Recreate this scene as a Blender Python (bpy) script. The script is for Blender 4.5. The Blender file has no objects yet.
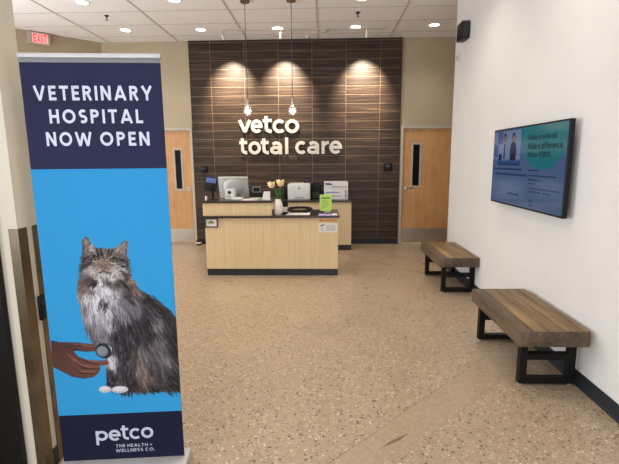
import bpy, bmesh, math, random
import numpy as np
from mathutils import Matrix, Vector

sc = bpy.context.scene
C = sc.collection
random.seed(7)
PI = math.pi

# ------------------------------------------------------------------ camera
cam_d = bpy.data.cameras.new('camera'); cam_d.sensor_fit = 'HORIZONTAL'; cam_d.sensor_width = 36.0
cam_d.lens = 433.5 / 619 * 36.0
cam_d.clip_start = 0.05; cam_d.clip_end = 200
cam = bpy.data.objects.new('camera', cam_d); C.objects.link(cam)
rx = (0.999445, 0.032464, -0.007422); ux = (0.001898, 0.166981, 0.985958); fx = (-0.033247, 0.985426, -0.166827)
M = Matrix(((rx[0], ux[0], -fx[0], 0), (rx[1], ux[1], -fx[1], 0), (rx[2], ux[2], -fx[2], 1.58), (0, 0, 0, 1)))
cam.matrix_world = M
sc.camera = cam

# ------------------------------------------------------------------ world, light, exposure
sc.view_settings.view_transform = 'Standard'; sc.view_settings.look = 'None'
sc.view_settings.gamma = 1.0; sc.view_settings.use_curve_mapping = False
sc.view_settings.exposure = 0.13
w = bpy.data.worlds.new('sky'); sc.world = w; w.use_nodes = True
nt = w.node_tree; bg = nt.nodes['Background']
bg.inputs[0].default_value = (0.72, 0.85, 1.0, 1); bg.inputs[1].default_value = 1.0

def lamp(kind, name, loc, power, col, rot=(0, 0, 0), **kw):
    d = bpy.data.lights.new(name, kind); d.energy = power; d.color = col
    for k, v in kw.items(): setattr(d, k, v)
    o = bpy.data.objects.new(name, d); C.objects.link(o); o.location = loc; o.rotation_euler = rot
    return o
DAY = (0.90, 0.95, 1.0); WARM = (1.0, 0.90, 0.78)
# area lamps inside unseen added windows: rear daylight, left and side fill
lamp('AREA', 'daylight_rear', (-0.3, -2.35, 1.6), 75, DAY, (PI/2+.25, 0, 0), shape='RECTANGLE', size=3.6, size_y=2.7)
lamp('AREA', 'daylight_left', (-5.9, 4.2, 1.7), 215, DAY, (0, -PI/2-.3, 0), shape='RECTANGLE', size=2.6, size_y=2.8)
lamp('AREA', 'daylight_side', (-2.65, -.9, 1.7), 85, DAY, (0, -PI/2-.2, 0), shape='RECTANGLE', size=2.4, size_y=2.0)
def aim(o, t):
    o.rotation_euler = (Vector(t) - Vector(o.location)).to_track_quat('-Z', 'Y').to_euler()
DOWN = [(-3.19, 6.05), (-1.95, 6.03), (0.505, 6.10), (-3.18, 7.31), (-1.97, 7.35), (-0.734, 7.346), (0.508, 7.334), (1.739, 7.313)]
DOWN_E, NEAR_E, TRACK_E = 42, 50, 560
for x, y in [(1.05, 4.75), (1.15, 3.1), (-0.7, 4.6), (-2.2, 4.5), (-0.4, 3.0), (0.1, 1.2), (-2.9, 3.4), (-0.72, 5.95)]:
    lamp('SPOT', 'ceiling_downlight', (x, y, 3.6), NEAR_E, WARM, spot_size=math.radians(130), spot_blend=1.0, shadow_soft_size=0.07)
TRACK = [(-1.559, 7.406), (-0.484, 7.47), (0.687, 7.324)]

# ------------------------------------------------------------------ materials
def lin(c):
    return tuple(((v/255)/12.92 if v/255 <= 0.04045 else ((v/255+0.055)/1.055)**2.4) for v in c) + (1,)
class NT:
    def __init__(s, name):
        s.m = bpy.data.materials.new(name); s.m.use_nodes = True; s.t = s.m.node_tree
        s.b = s.t.nodes['Principled BSDF']
    def n(s, kind, **kw):
        nd = s.t.nodes.new(kind)
        for k, v in kw.items():
            if k.startswith('i_'):
                key = k[2:]; key = int(key) if key.isdigit() else key
                nd.inputs[key].default_value = v
            else: setattr(nd, k, v)
        return nd
    def l(s, a, b): s.t.links.new(a, b)
    def coord(s, scale=(1, 1, 1), loc=(0, 0, 0), rot=(0, 0, 0)):
        tc = s.n('ShaderNodeTexCoord'); mp = s.n('ShaderNodeMapping')
        mp.inputs['Scale'].default_value = scale; mp.inputs['Location'].default_value = loc; mp.inputs['Rotation'].default_value = rot
        s.l(tc.outputs['Object'], mp.inputs[0]); return mp.outputs[0]
    def noise(s, vec, scale, detail=3, rough=.5):
        nd = s.n('ShaderNodeTexNoise'); nd.inputs['Scale'].default_value = scale; nd.inputs['Detail'].default_value = detail
        nd.inputs['Roughness'].default_value = rough; s.l(vec, nd.inputs['Vector']); return nd.outputs['Fac']
    def ramp(s, fac, stops, mode='LINEAR'):
        r = s.n('ShaderNodeValToRGB'); cr = r.color_ramp; cr.interpolation = mode
        while len(cr.elements) < len(stops): cr.elements.new(0.5)
        for e, (p, c) in zip(cr.elements, stops): e.position = p; e.color = c if len(c) == 4 else lin(c)
        s.l(fac, r.inputs[0]); return r.outputs[0]
    def mix(s, fac, a, b, mode='MIX'):
        m = s.n('ShaderNodeMix', data_type='RGBA', blend_type=mode)
        for i, v in ((0, fac), (6, a), (7, b)):
            if hasattr(v, 'links'): s.l(v, m.inputs[i])
            else: m.inputs[i].default_value = v
        return m.outputs[2]
    def math(s, op, a, b=None, c=None):
        m = s.n('ShaderNodeMath', operation=op)
        for i, v in enumerate((a, b, c)):
            if v is None: continue
            if hasattr(v, 'links'): s.l(v, m.inputs[i])
            else: m.inputs[i].default_value = v
        return m.outputs[0]
    def bump(s, h, strength=.2, dist=.002):
        b = s.n('ShaderNodeBump'); b.inputs['Strength'].default_value = strength; b.inputs['Distance'].default_value = dist
        s.l(h, b.inputs['Height']); s.l(b.outputs[0], s.b.inputs['Normal'])
    def set(s, rough=.5, metal=0, spec=.5):
        s.b.inputs['Roughness'].default_value = rough; s.b.inputs['Metallic'].default_value = metal
        s.b.inputs['Specular IOR Level'].default_value = spec; return s

def mat(name, col, rough=.5, metal=0, var=.06, scale=12, spec=.5, bump=0):
    t = NT(name).set(rough, metal, spec)
    f = t.noise(t.coord(), scale)
    c = lin(col); lo = tuple(v*(1-var) for v in c[:3])+(1,); hi = tuple(min(1, v*(1+var)) for v in c[:3])+(1,)
    t.l(t.ramp(f, [(.3, lo), (.7, hi)]), t.b.inputs['Base Color'])
    if bump: t.bump(f, bump)
    return t.m
def glow(name, col, strength, base=(20, 20, 20), rough=.3):
    t = NT(name).set(rough); f = t.noise(t.coord(), 6)
    c = lin(col); t.l(t.ramp(f, [(.3, tuple(v*.94 for v in c[:3])+(1,)), (.7, c)]), t.b.inputs['Emission Color'])
    t.b.inputs['Base Color'].default_value = lin(base); t.b.inputs['Emission Strength'].default_value = strength
    return t.m
def wood_mat(name, dark, light, axis=2, fine=60, coarse=3, rough=.45, contrast=(.35, .65), blot=.15, spec=.4):
    t = NT(name).set(rough, 0, spec)
    s1 = [fine]*3; s1[axis] = coarse
    f = t.noise(t.coord(tuple(s1)), 1, 4, .6)
    c = t.ramp(f, [(contrast[0], dark), (contrast[1], light)])
    g = t.noise(t.coord(), 3.5, 2)
    c = t.mix(blot, c, t.ramp(g, [(.3, dark), (.7, light)]))
    t.l(c, t.b.inputs['Base Color']); return t.m

def floor_mat():
    t = NT('polished_aggregate_concrete').set(.34, 0, .5)
    v = t.coord()
    base = t.ramp(t.noise(v, 1.1, 4, .6), [(.3, (140, 122, 101)), (.5, (154, 135, 112)), (.72, (168, 148, 124))])
    med = t.ramp(t.noise(v, 26, 5, .7), [(.3, (122, 102, 80)), (.5, (156, 136, 111)), (.7, (190, 171, 145))])
    c = t.mix(.5, base, med)
    fine = t.ramp(t.noise(v, 150, 2, .6), [(.35, (128, 100, 76)), (.65, (210, 188, 158))])
    c = t.mix(.25, c, fine)
    # trowelled smooth band beside the saw cut, running diagonally
    sx = t.n('ShaderNodeSeparateXYZ'); tc = t.n('ShaderNodeTexCoord'); t.l(tc.outputs['Object'], sx.inputs[0])
    X, Y = sx.outputs[0], sx.outputs[1]
    wob = t.math('MULTIPLY', t.math('SUBTRACT', t.noise(v, 2.5, 2), .5), .05)
    d1 = t.math('ADD', t.math('MULTIPLY', t.math('SUBTRACT', t.math('SUBTRACT', Y, X), 2.02), .7071), t.math('MULTIPLY', wob, .4))
    # aggregate specks: three sizes of stone
    dens = t.ramp(t.noise(v, 1.7, 2), [(.3, (0, 0, 0)), (.6, (255, 255, 255))])
    def specks(scale, rmax, lo, hi, stops):
        nonlocal c
        vo = t.n('ShaderNodeTexVoronoi', feature='F1'); vo.inputs['Scale'].default_value = scale
        wv = t.n('ShaderNodeVectorMath', operation='ADD'); nz = t.n('ShaderNodeTexNoise'); nz.inputs['Scale'].default_value = scale*1.6
        t.l(v, nz.inputs['Vector']); sc_ = t.n('ShaderNodeVectorMath', operation='SCALE'); sc_.inputs['Scale'].default_value = .35/scale
        t.l(nz.outputs['Color'], sc_.inputs[0]); t.l(v, wv.inputs[0]); t.l(sc_.outputs[0], wv.inputs[1]); t.l(wv.outputs[0], vo.inputs['Vector'])
        sp = t.n('ShaderNodeSeparateColor'); t.l(vo.outputs['Color'], sp.inputs[0])
        pick = t.math('GREATER_THAN', sp.outputs[0], lo)
        rad = t.math('MULTIPLY', sp.outputs[1], rmax)
        inside = t.math('LESS_THAN', vo.outputs['Distance'], rad)
        m = t.math('MULTIPLY', pick, inside)
        band = t.math('SUBTRACT', 1, t.math('MULTIPLY', t.math('MULTIPLY', t.math('LESS_THAN', d1, 0), t.math('GREATER_THAN', d1, -.22)), .6))
        m = t.math('MULTIPLY', m, band)
        m = t.math('MULTIPLY', m, hi)
        c = t.mix(m, c, t.ramp(sp.outputs[2], stops, 'CONSTANT'))
    specks(95, .52, .45, .75, [(0, (212, 194, 168)), (.25, (110, 86, 66)), (.5, (196, 174, 144)), (.65, (74, 56, 44))])
    specks(52, .50, .52, .8, [(0, (206, 190, 166)), (.18, (74, 56, 45)), (.5, (178, 154, 126)), (.65, (50, 39, 33))])
    specks(24, .24, .80, .85, [(0, (66, 50, 40)), (.45, (214, 194, 166)), (.7, (110, 84, 64)), (.85, (58, 44, 36))])
    # saw cuts
    b1 = t.math('MULTIPLY', t.math('LESS_THAN', d1, 0), t.math('GREATER_THAN', d1, -.24))
    c = t.mix(t.math('MULTIPLY', b1, .22), c, lin((158, 136, 112)))
    cut1 = t.math('LESS_THAN', t.math('ABSOLUTE', d1), .003)
    d2 = t.math('ADD', t.math('MULTIPLY', t.math('ADD', t.math('MULTIPLY', X, 1.187), t.math('SUBTRACT', Y, 7.532)), .6443), 0)
    cut2 = t.math('LESS_THAN', t.math('ABSOLUTE', d2), .011)
    cut1b = t.math('LESS_THAN', t.math('ABSOLUTE', t.math('ADD', d1, .24)), .0025)
    c = t.mix(t.math('MULTIPLY', cut1, .5), c, lin((92, 72, 56)))
    c = t.mix(t.math('MULTIPLY', cut1b, .25), c, lin((92, 72, 56)))
    c = t.mix(t.math('MULTIPLY', cut2, .6), c, lin((84, 64, 48)))
    # brown gouge
    du = t.math('ADD', t.math('MULTIPLY', t.math('SUBTRACT', X, .398), .815), t.math('MULTIPLY', t.math('SUBTRACT', Y, 2.238), .58))
    dv = t.math('SUBTRACT', t.math('MULTIPLY', t.math('SUBTRACT', Y, 2.238), .815), t.math('MULTIPLY', t.math('SUBTRACT', X, .398), .58))
    dv = t.math('ADD', dv, t.math('MULTIPLY', t.math('SUBTRACT', t.noise(v, 30, 3), .5), .02))
    e = t.math('ADD', t.math('POWER', t.math('ABSOLUTE', t.math('DIVIDE', du, .105)), 1.2), t.math('ABSOLUTE', t.math('DIVIDE', dv, .013)))
    c = t.mix(t.math('MULTIPLY', t.math('LESS_THAN', e, 1), .8), c, lin((88, 62, 40)))
    t.l(c, t.b.inputs['Base Color'])
    r = t.ramp(t.noise(v, 3, 3), [(.3, (.26, .26, .26, 1)), (.7, (.40, .40, .40, 1))])
    t.l(r, t.b.inputs['Roughness'])
    return t.m

def tile_mat():
    t = NT('dark_wood_look_tile').set(.42, 0, .3)
    tc = t.n('ShaderNodeTexCoord'); sx = t.n('ShaderNodeSeparateXYZ'); t.l(tc.outputs['Object'], sx.inputs[0])
    cb = t.n('ShaderNodeCombineXYZ'); t.l(t.math('ADD', sx.outputs[0], 2.005+6), cb.inputs[0]); t.l(t.math('SUBTRACT', sx.outputs[2], .42-.1515*4), cb.inputs[1])
    def brick(mort, smooth):
        b = t.n('ShaderNodeTexBrick', offset=0.0, offset_frequency=1)
        b.inputs['Scale'].default_value = 1; b.inputs['Brick Width'].default_value = .6; b.inputs['Row Height'].default_value = .1515
        b.inputs['Mortar Size'].default_value = mort; b.inputs['Mortar Smooth'].default_value = smooth; b.inputs['Bias'].default_value = 0
        t.l(cb.outputs[0], b.inputs['Vector']); return b
    b = brick(.0028, .2)
    b.inputs['Color1'].default_value = (0, 0, 0, 1); b.inputs['Color2'].default_value = (1, 1, 1, 1); b.inputs['Mortar'].default_value = (.5, .5, .5, 1)
    # grain drawn along each tile, shifted per tile
    off = t.n('ShaderNodeVectorMath', operation='SCALE'); off.inputs['Scale'].default_value = 7; t.l(b.outputs['Color'], off.inputs[0])
    av = t.n('ShaderNodeVectorMath', operation='ADD'); t.l(cb.outputs[0], av.inputs[0]); t.l(off.outputs[0], av.inputs[1])
    mp = t.n('ShaderNodeMapping'); mp.inputs['Scale'].default_value = (1.3, 46, 1); t.l(av.outputs[0], mp.inputs[0])
    g = t.noise(mp.outputs[0], 1, 4, .6)
    c = t.ramp(g, [(.30, (37, 27, 21)), (.45, (49, 37, 29)), (.56, (61, 47, 37)), (.72, (88, 70, 55))])
    tone = t.ramp(b.outputs['Color'], [(0, (.72, .72, .72, 1)), (1, (1.12, 1.12, 1.12, 1))])
    c = t.mix(1.0, c, tone, 'MULTIPLY')
    c = t.mix(t.math('MULTIPLY', b.outputs['Fac'], .75), c, lin((142, 120, 96)))
    t.l(c, t.b.inputs['Base Color']); t.bump(t.math('SUBTRACT', 1, b.outputs['Fac']), .3, .002)
    return t.m

def bench_mat(name, stops, sc1=34):
    t = NT(name).set(.5, 0, .4)
    # each board gets its own shade from its place across the seat
    f = t.noise(t.coord((sc1, 2.2, sc1)), 1, 6, .65)
    c = t.ramp(f, stops)
    g = t.noise(t.coord((9, 1.2, 3)), 1, 2)
    c = t.mix(.45, c, t.ramp(g, [(.35, stops[0][1]), (.5, stops[1][1]), (.7, stops[-1][1])]))
    k = t.noise(t.coord((140, 8, 140)), 1, 3)
    c = t.mix(t.ramp(k, [(.28, (.7, .7, .7, 1)), (.4, (0, 0, 0, 1))]), c, lin((46, 32, 24)))
    t.l(c, t.b.inputs['Base Color']); t.bump(f, .5, .004); return t.m

def glass_mat(name, tint=(1, 1, 1), ratio=.10, rough=.02):
    t = NT(name); o = t.t.nodes['Material Output']
    tr = t.n('ShaderNodeBsdfTransparent'); gl = t.n('ShaderNodeBsdfGlossy'); tr.inputs[0].default_value = (*tint, 1)
    gl.inputs['Roughness'].default_value = rough; lw = t.n('ShaderNodeLayerWeight'); lw.inputs[0].default_value = .35
    mx = t.n('ShaderNodeMixShader'); t.l(t.math('ADD', t.math('MULTIPLY', lw.outputs['Facing'], .6), ratio), mx.inputs[0])
    t.l(tr.outputs[0], mx.inputs[1]); t.l(gl.outputs[0], mx.inputs[2]); t.l(mx.outputs[0], o.inputs[0])
    t.t.nodes.remove(t.b); return t.m

MAT = dict(
    floor=floor_mat(), tile=tile_mat(),
    ceil=mat('ceiling_tile', (232, 227, 224), .9, var=.05, scale=90), grid=mat('ceiling_grid_metal', (196, 186, 178), .5),
    beige=mat('beige_wall_paint', (170, 154, 128), .42, var=.02, scale=3), white=mat('white_wall_paint', (213, 210, 207), .5, var=.02, scale=3),
    cream=mat('cream_wall_paint', (208, 199, 180), .5, var=.02, scale=3),  # near walls get a paler tone than the beige
    frame=mat('grey_door_frame_paint', (176, 168, 154), .4), door=wood_mat('maple_door_veneer', (180, 130, 82), (204, 156, 106), 2, 22, 2, .42, blot=.5),
    steel=mat('brushed_stainless_steel', (196, 190, 182), .34, 1.0, var=.08, scale=60), bronze=mat('worn_steel_guard', (124, 112, 94), .25, 1.0, .2, 8),  # guard steel tinted bronze to stand for the floor reflected in it
    chrome=mat('polished_metal', (210, 208, 204), .2, 1.0), silver=mat('silver_aluminium', (190, 188, 186), .5, .2),
    base=mat('dark_rubber_base', (34, 40, 45), .45, spec=.3), black=mat('black_plastic', (15, 15, 17), .45, spec=.25), blackm=mat('black_powder_coated_steel', (18, 17, 17), .5, spec=.2),
    laminate=wood_mat('light_oak_laminate', (206, 180, 138), (218, 194, 154), 2, 46, 1.6, .45, blot=.2),
    top=mat('dark_brown_worktop', (52, 42, 40), .28, var=.25, scale=120), toe=mat('charcoal_toe_kick', (34, 34, 36), .45),
    bench=bench_mat('reclaimed_brown_timber', [(.30, (76, 58, 38)), (.45, (116, 90, 58)), (.58, (142, 114, 74)), (.74, (172, 142, 98))]),
    benchedge=bench_mat('weathered_timber_edge', [(.30, (50, 40, 34)), (.45, (80, 64, 50)), (.58, (104, 84, 62)), (.74, (138, 112, 80))], 50),
    letter=mat('cream_sign_face', (192, 188, 178), .45, var=.02),
    navy=mat('navy_print', (26, 28, 62), .6, var=.03, scale=2, spec=.2), navy2=mat('dark_navy_print', (20, 22, 50), .6, var=.03, scale=2, spec=.2),
    blue=mat('sky_blue_print', (40, 142, 202), .42, var=.02, scale=2), ptext=mat('pale_lavender_print', (194, 199, 218), .45, var=.01),
    grey=mat('grey_plastic', (120, 120, 122), .4), whitep=mat('white_plastic', (208, 206, 202), .35, var=.02), paper=mat('white_paper', (218, 213, 208), .6, var=.03),
    ceramic=mat('glossy_white_ceramic', (236, 228, 216), .2, var=.02), petal=mat('cream_tulip_petal', (240, 212, 160), .5, var=.12, scale=60), leaf=mat('tulip_leaf_green', (72, 120, 44), .45, var=.3, scale=50),
    green=mat('lime_green_paper', (164, 204, 92), .55, var=.03), purple=mat('lilac_paper', (178, 152, 206), .55, var=.04), ink=mat('dark_ink', (50, 52, 60), .6), midink=mat('grey_ink', (158, 156, 156), .6), blueink=mat('blue_ink', (90, 120, 170), .6),
    orange=mat('orange_label', (206, 140, 50), .5), violetf=mat('dark_violet_frame', (60, 46, 72), .4), olive=mat('olive_print', (150, 158, 70), .5),
    winglass=mat('dark_door_glass', (12, 12, 13), .3, var=.2, scale=3, spec=.15), glass=glass_mat('clear_window_glass', ratio=.04), bulbglass=glass_mat('clear_bulb_glass', (.98, .93, .90), .24, .22),
    lens=glow('lit_downlight_lens', (255, 246, 232), 9, (230, 230, 225)), fil=glow('lit_filament', (255, 228, 200), 9, (230, 220, 200)),
    exitred=glow('exit_sign_red', (240, 40, 70), 1.6, (90, 10, 20)), exitface=glow('exit_sign_face', (235, 150, 150), .45, (220, 190, 185)),
    posblue=glow('register_screen_blue', (88, 112, 178), .75), darkscr=glow('dim_screen', (60, 66, 72), .3),
)
# ------------------------------------------------------------------ builders
def off_of(o):
    v = Vector((0, 0, 0))
    while o is not None: v += o.location; o = o.parent
    return v
class B:
    def __init__(s): s.bm = bmesh.new()
    def _merge(s, t, mi):
        for f in t.faces: f.material_index = mi
        me = bpy.data.meshes.new('tmp'); t.to_mesh(me); t.free(); s.bm.from_mesh(me); bpy.data.meshes.remove(me); return s
    def box(s, x0, x1, y0, y1, z0, z1, mi=0, bev=0, mtx=None, seg=2):
        t = bmesh.new(); bmesh.ops.create_cube(t, size=1)
        bmesh.ops.scale(t, vec=(abs(x1-x0), abs(y1-y0), abs(z1-z0)), verts=t.verts)
        bmesh.ops.translate(t, vec=((x0+x1)/2, (y0+y1)/2, (z0+z1)/2), verts=t.verts)
        if bev: bmesh.ops.bevel(t, geom=t.edges[:], offset=bev, segments=seg, affect='EDGES', profile=.5)
        if mtx is not None: t.transform(mtx)
        return s._merge(t, mi)
    def cyl(s, p0, p1, r, r2=None, seg=20, mi=0, cap=True):
        p0, p1 = Vector(p0), Vector(p1); d = p1-p0; t = bmesh.new()
        bmesh.ops.create_cone(t, cap_ends=cap, segments=seg, radius1=r, radius2=r if r2 is None else r2, depth=d.length)
        q = d.to_track_quat('Z', 'Y').to_matrix().to_4x4(); q.translation = (p0+p1)/2; t.transform(q)
        return s._merge(t, mi)
    def lathe(s, prof, c=(0, 0, 0), seg=28, mi=0, mtx=None):
        t = bmesh.new(); rings = []
        for r, z in prof:
            rings.append([t.verts.new((c[0]+r*math.cos(2*PI*k/seg), c[1]+r*math.sin(2*PI*k/seg), c[2]+z)) for k in range(seg)])
        for a, b in zip(rings, rings[1:]):
            for k in range(seg): t.faces.new((a[k], a[(k+1) % seg], b[(k+1) % seg], b[k]))
        if prof[0][0] > 1e-6: t.faces.new(rings[0][::-1])
        if prof[-1][0] > 1e-6: t.faces.new(rings[-1])
        bmesh.ops.remove_doubles(t, verts=t.verts, dist=1e-6)
        if mtx is not None: t.transform(mtx)
        return s._merge(t, mi)
    def poly(s, pts, mi=0, thick=None):
        t = bmesh.new(); vs = [t.verts.new(p) for p in pts]; f = t.faces.new(vs)
        if thick is not None:
            r = bmesh.ops.extrude_face_region(t, geom=[f]); bmesh.ops.translate(t, vec=thick, verts=[v for v in r['geom'] if isinstance(v, bmesh.types.BMVert)])
        bmesh.ops.triangulate(t, faces=[f for f in t.faces if len(f.verts) > 4])
        bmesh.ops.recalc_face_normals(t, faces=t.faces)
        return s._merge(t, mi)
    def tube(s, pts, r, seg=8, mi=0, closed=False):
        pts = [Vector(p) for p in pts]; t = bmesh.new(); rings = []; n = len(pts)
        rr = r if isinstance(r, (list, tuple)) else [r]*n
        for i, p in enumerate(pts):
            a = pts[(i-1) % n] if (closed or i > 0) else p; b = pts[(i+1) % n] if (closed or i < n-1) else p
            d = (b-a).normalized(); up = Vector((0, 0, 1)) if abs(d.z) < .9 else Vector((1, 0, 0))
            u = d.cross(up).normalized(); v = u.cross(d)
            rings.append([t.verts.new(p+(u*math.cos(2*PI*k/seg)+v*math.sin(2*PI*k/seg))*rr[i]) for k in range(seg)])
        for i in range(n if closed else n-1):
            a, b = rings[i], rings[(i+1) % n]
            for k in range(seg): t.faces.new((a[k], a[(k+1) % seg], b[(k+1) % seg], b[k]))
        if not closed: t.faces.new(rings[0][::-1]); t.faces.new(rings[-1])
        bmesh.ops.recalc_face_normals(t, faces=t.faces)
        return s._merge(t, mi)
    def mesh(s, me, mtx=None, mi=0):
        t = bmesh.new(); t.from_mesh(me)
        if mtx is not None: t.transform(mtx)
        return s._merge(t, mi)
    def build(s, name, mats, parent=None, smooth=False, local=False, label=None):
        me = bpy.data.meshes.new(name); s.bm.to_mesh(me); s.bm.free()
        for m in (mats if isinstance(mats, (list, tuple)) else [mats]): me.materials.append(MAT[m] if isinstance(m, str) else m)
        if smooth:
            for p in me.polygons: p.use_smooth = True
            try: me.set_sharp_from_angle(angle=math.radians(38))
            except Exception: pass
        o = bpy.data.objects.new(name, me); C.objects.link(o)
        if parent is not None:
            o.parent = parent
            if not local: me.transform(Matrix.Translation(-off_of(parent)))
        if label: o['label'] = label
        return o
def thing(name, label, cat, loc=(0, 0, 0), rz=0, group=None):
    o = bpy.data.objects.new(name, None); C.objects.link(o); o.location = loc; o.rotation_euler = (0, 0, rz); o.empty_display_size = .1
    o['label'] = label; o['category'] = cat
    if group: o['group'] = group
    return o
def tag(o, label, cat, group=None):
    # a thing made of one mesh: put its origin at its base
    me = o.data; vs = [v.co for v in me.vertices]
    c = Vector(((min(v.x for v in vs)+max(v.x for v in vs))/2, (min(v.y for v in vs)+max(v.y for v in vs))/2, min(v.z for v in vs)))
    me.transform(Matrix.Translation(-c)); o.location = c
    o['label'] = label; o['category'] = cat
    if group: o['group'] = group
    return o
def struct(o): o['kind'] = 'structure'; return o
def dup(root, loc, label=None, group=None):
    r = root.copy(); C.objects.link(r); r.location = loc
    if label: r['label'] = label
    if group: r['group'] = group
    def kids(src, dst):
        for ch in list(src.children):
            c = ch.copy(); C.objects.link(c); c.parent = dst; kids(ch, c)
    kids(root, r); return r
def text_mesh(s, offset=.0, extrude=0, box=None, spacing=1.0):
    """flat text fitted into box=(x0,y0,x1,y1) in its own xy plane"""
    cu = bpy.data.curves.new('t', 'FONT'); cu.body = s; cu.offset = offset; cu.extrude = extrude; cu.resolution_u = 6; cu.space_character = spacing
    ob = bpy.data.objects.new('t', cu); C.objects.link(ob)
    me = bpy.data.meshes.new_from_object(ob.evaluated_get(bpy.context.evaluated_depsgraph_get()))
    bpy.data.objects.remove(ob); bpy.data.curves.remove(cu)
    if box:
        xs = [v.co.x for v in me.vertices]; ys = [v.co.y for v in me.vertices]
        sx = (box[2]-box[0])/(max(xs)-min(xs)); sy = (box[3]-box[1])/(max(ys)-min(ys))
        me.transform(Matrix.Translation((box[0]-min(xs)*sx, box[1]-min(ys)*sy, 0)) @ Matrix.Diagonal((sx, sy, 1, 1)))
    return me
def glyph(ch, x0, x1, z0, z1, w, th):
    """one bold rounded letter drawn with a flat pen of half width w, in its own xy plane, th thick"""
    X = lambda u: x0+w+u*(x1-x0-2*w)
    Z = lambda v: z0+w+v*(z1-z0-2*w)
    def arc(a0, a1, n=30, cx=.5, cz=.5, rx=.5, rz=.5): return [(X(cx+rx*math.cos(math.radians(a0+(a1-a0)*k/n))), Z(cz+rz*math.sin(math.radians(a0+(a1-a0)*k/n)))) for k in range(n+1)]
    L = []
    if ch == 'o': L = [arc(0, 360, 44)]
    elif ch == 'c': L = [arc(46, 314)]
    elif ch == 'e': L = [arc(-8, 0, 2)[1:]+arc(0, 318), [(X(.02), Z(.5)), (X(1.0)+w, Z(.5))]]
    elif ch == 'v': L = [[(X(0), z1), (X(.5), z0+w*.4)], [(X(.5), z0+w*.4), (X(1), z1)]]
    elif ch == 'l': L = [[((x0+x1)/2, z0), ((x0+x1)/2, z1)]]
    elif ch == 't':
        h = (z1-z0); s = x0+w+(x1-x0-2*w)*.30
        q = [(s, z1), (s, z0+w+.18*h)]+[(s+(x1-w*.4-s)*(1-math.cos(a)), z0+w+.18*h*(1-math.sin(a))) for a in [PI/2*k/8 for k in range(1, 9)]]
        L = [q, [(x0, z0+.74*h), (x1-w*.3, z0+.74*h)]]
    elif ch == 'a':
        s = x1-w
        L = [[(s, z0), (s, Z(.62))]+[(X(.5)+(s-X(.5))*math.cos(a), Z(.62)+(Z(1)-Z(.62))*math.sin(a)) for a in [PI/2*k/8 for k in range(1, 9)]]+[(X(.12), Z(.88))],
             [(X(.45)+(X(.45)-X(0))*math.cos(a)*1.0, Z(.27)+(Z(.54)-Z(.0))*.5*math.sin(a)) for a in [2*PI*k/28 for k in range(29)]], [(X(.45), Z(.54)), (s, Z(.54))]]
    elif ch == 'r':
        L = [[(x0+w, z0), (x0+w, z1)], [(x0+w, Z(.5))]+[(x0+w+(x1-x0-w)*(1-math.cos(a)), Z(.5)+(Z(1)-Z(.5))*math.sin(a)) for a in [PI/2*k/8 for k in range(1, 9)]]]
    elif ch == 'p':
        xh = z0+(z1-z0)*.30
        Z2 = lambda v: xh+w+v*(z1-xh-2*w)
        L = [[(x0+w, z0), (x0+w, z1)], [(X(.5)+(X(1)-X(.5))*math.cos(a), Z2(.5)+(Z2(1)-Z2(.5))*math.sin(a)) for a in [2*PI*k/44 for k in range(45)]]]
    bm = bmesh.new()
    for li, P_ in enumerate(L):
        n = len(P_); closed = (abs(P_[0][0]-P_[-1][0])+abs(P_[0][1]-P_[-1][1])) < 1e-6
        if closed: P_ = P_[:-1]; n -= 1
        lo, ro = [], []
        for i in range(n):
            a = Vector(P_[(i-1) % n]) if (closed or i) else Vector(P_[i]); b = Vector(P_[(i+1) % n]) if (closed or i < n-1) else Vector(P_[i])
            d = (b-a).normalized(); nn = Vector((-d.y, d.x)); c = Vector(P_[i]); lo.append(c+nn*w); ro.append(c-nn*w)
        t_ = th-.0002*li
        A = [[bm.verts.new((p.x, p.y, s)) for p in q] for q in (lo, ro) for s in (t_, 0)]
        m = n if closed else n-1
        for i in range(m):
            j = (i+1) % n
            bm.faces.new((A[0][i], A[2][i], A[2][j], A[0][j])); bm.faces.new((A[1][i], A[1][j], A[3][j], A[3][i]))
            bm.faces.new((A[0][i], A[0][j], A[1][j], A[1][i])); bm.faces.new((A[2][i], A[3][i], A[3][j], A[2][j]))
        if not closed:
            for i in (0, n-1): bm.faces.new((A[0][i], A[1][i], A[3][i], A[2][i]))
    bmesh.ops.recalc_face_normals(bm, faces=bm.faces)
    me = bpy.data.meshes.new('g'); bm.to_mesh(me); bm.free(); return me
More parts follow.
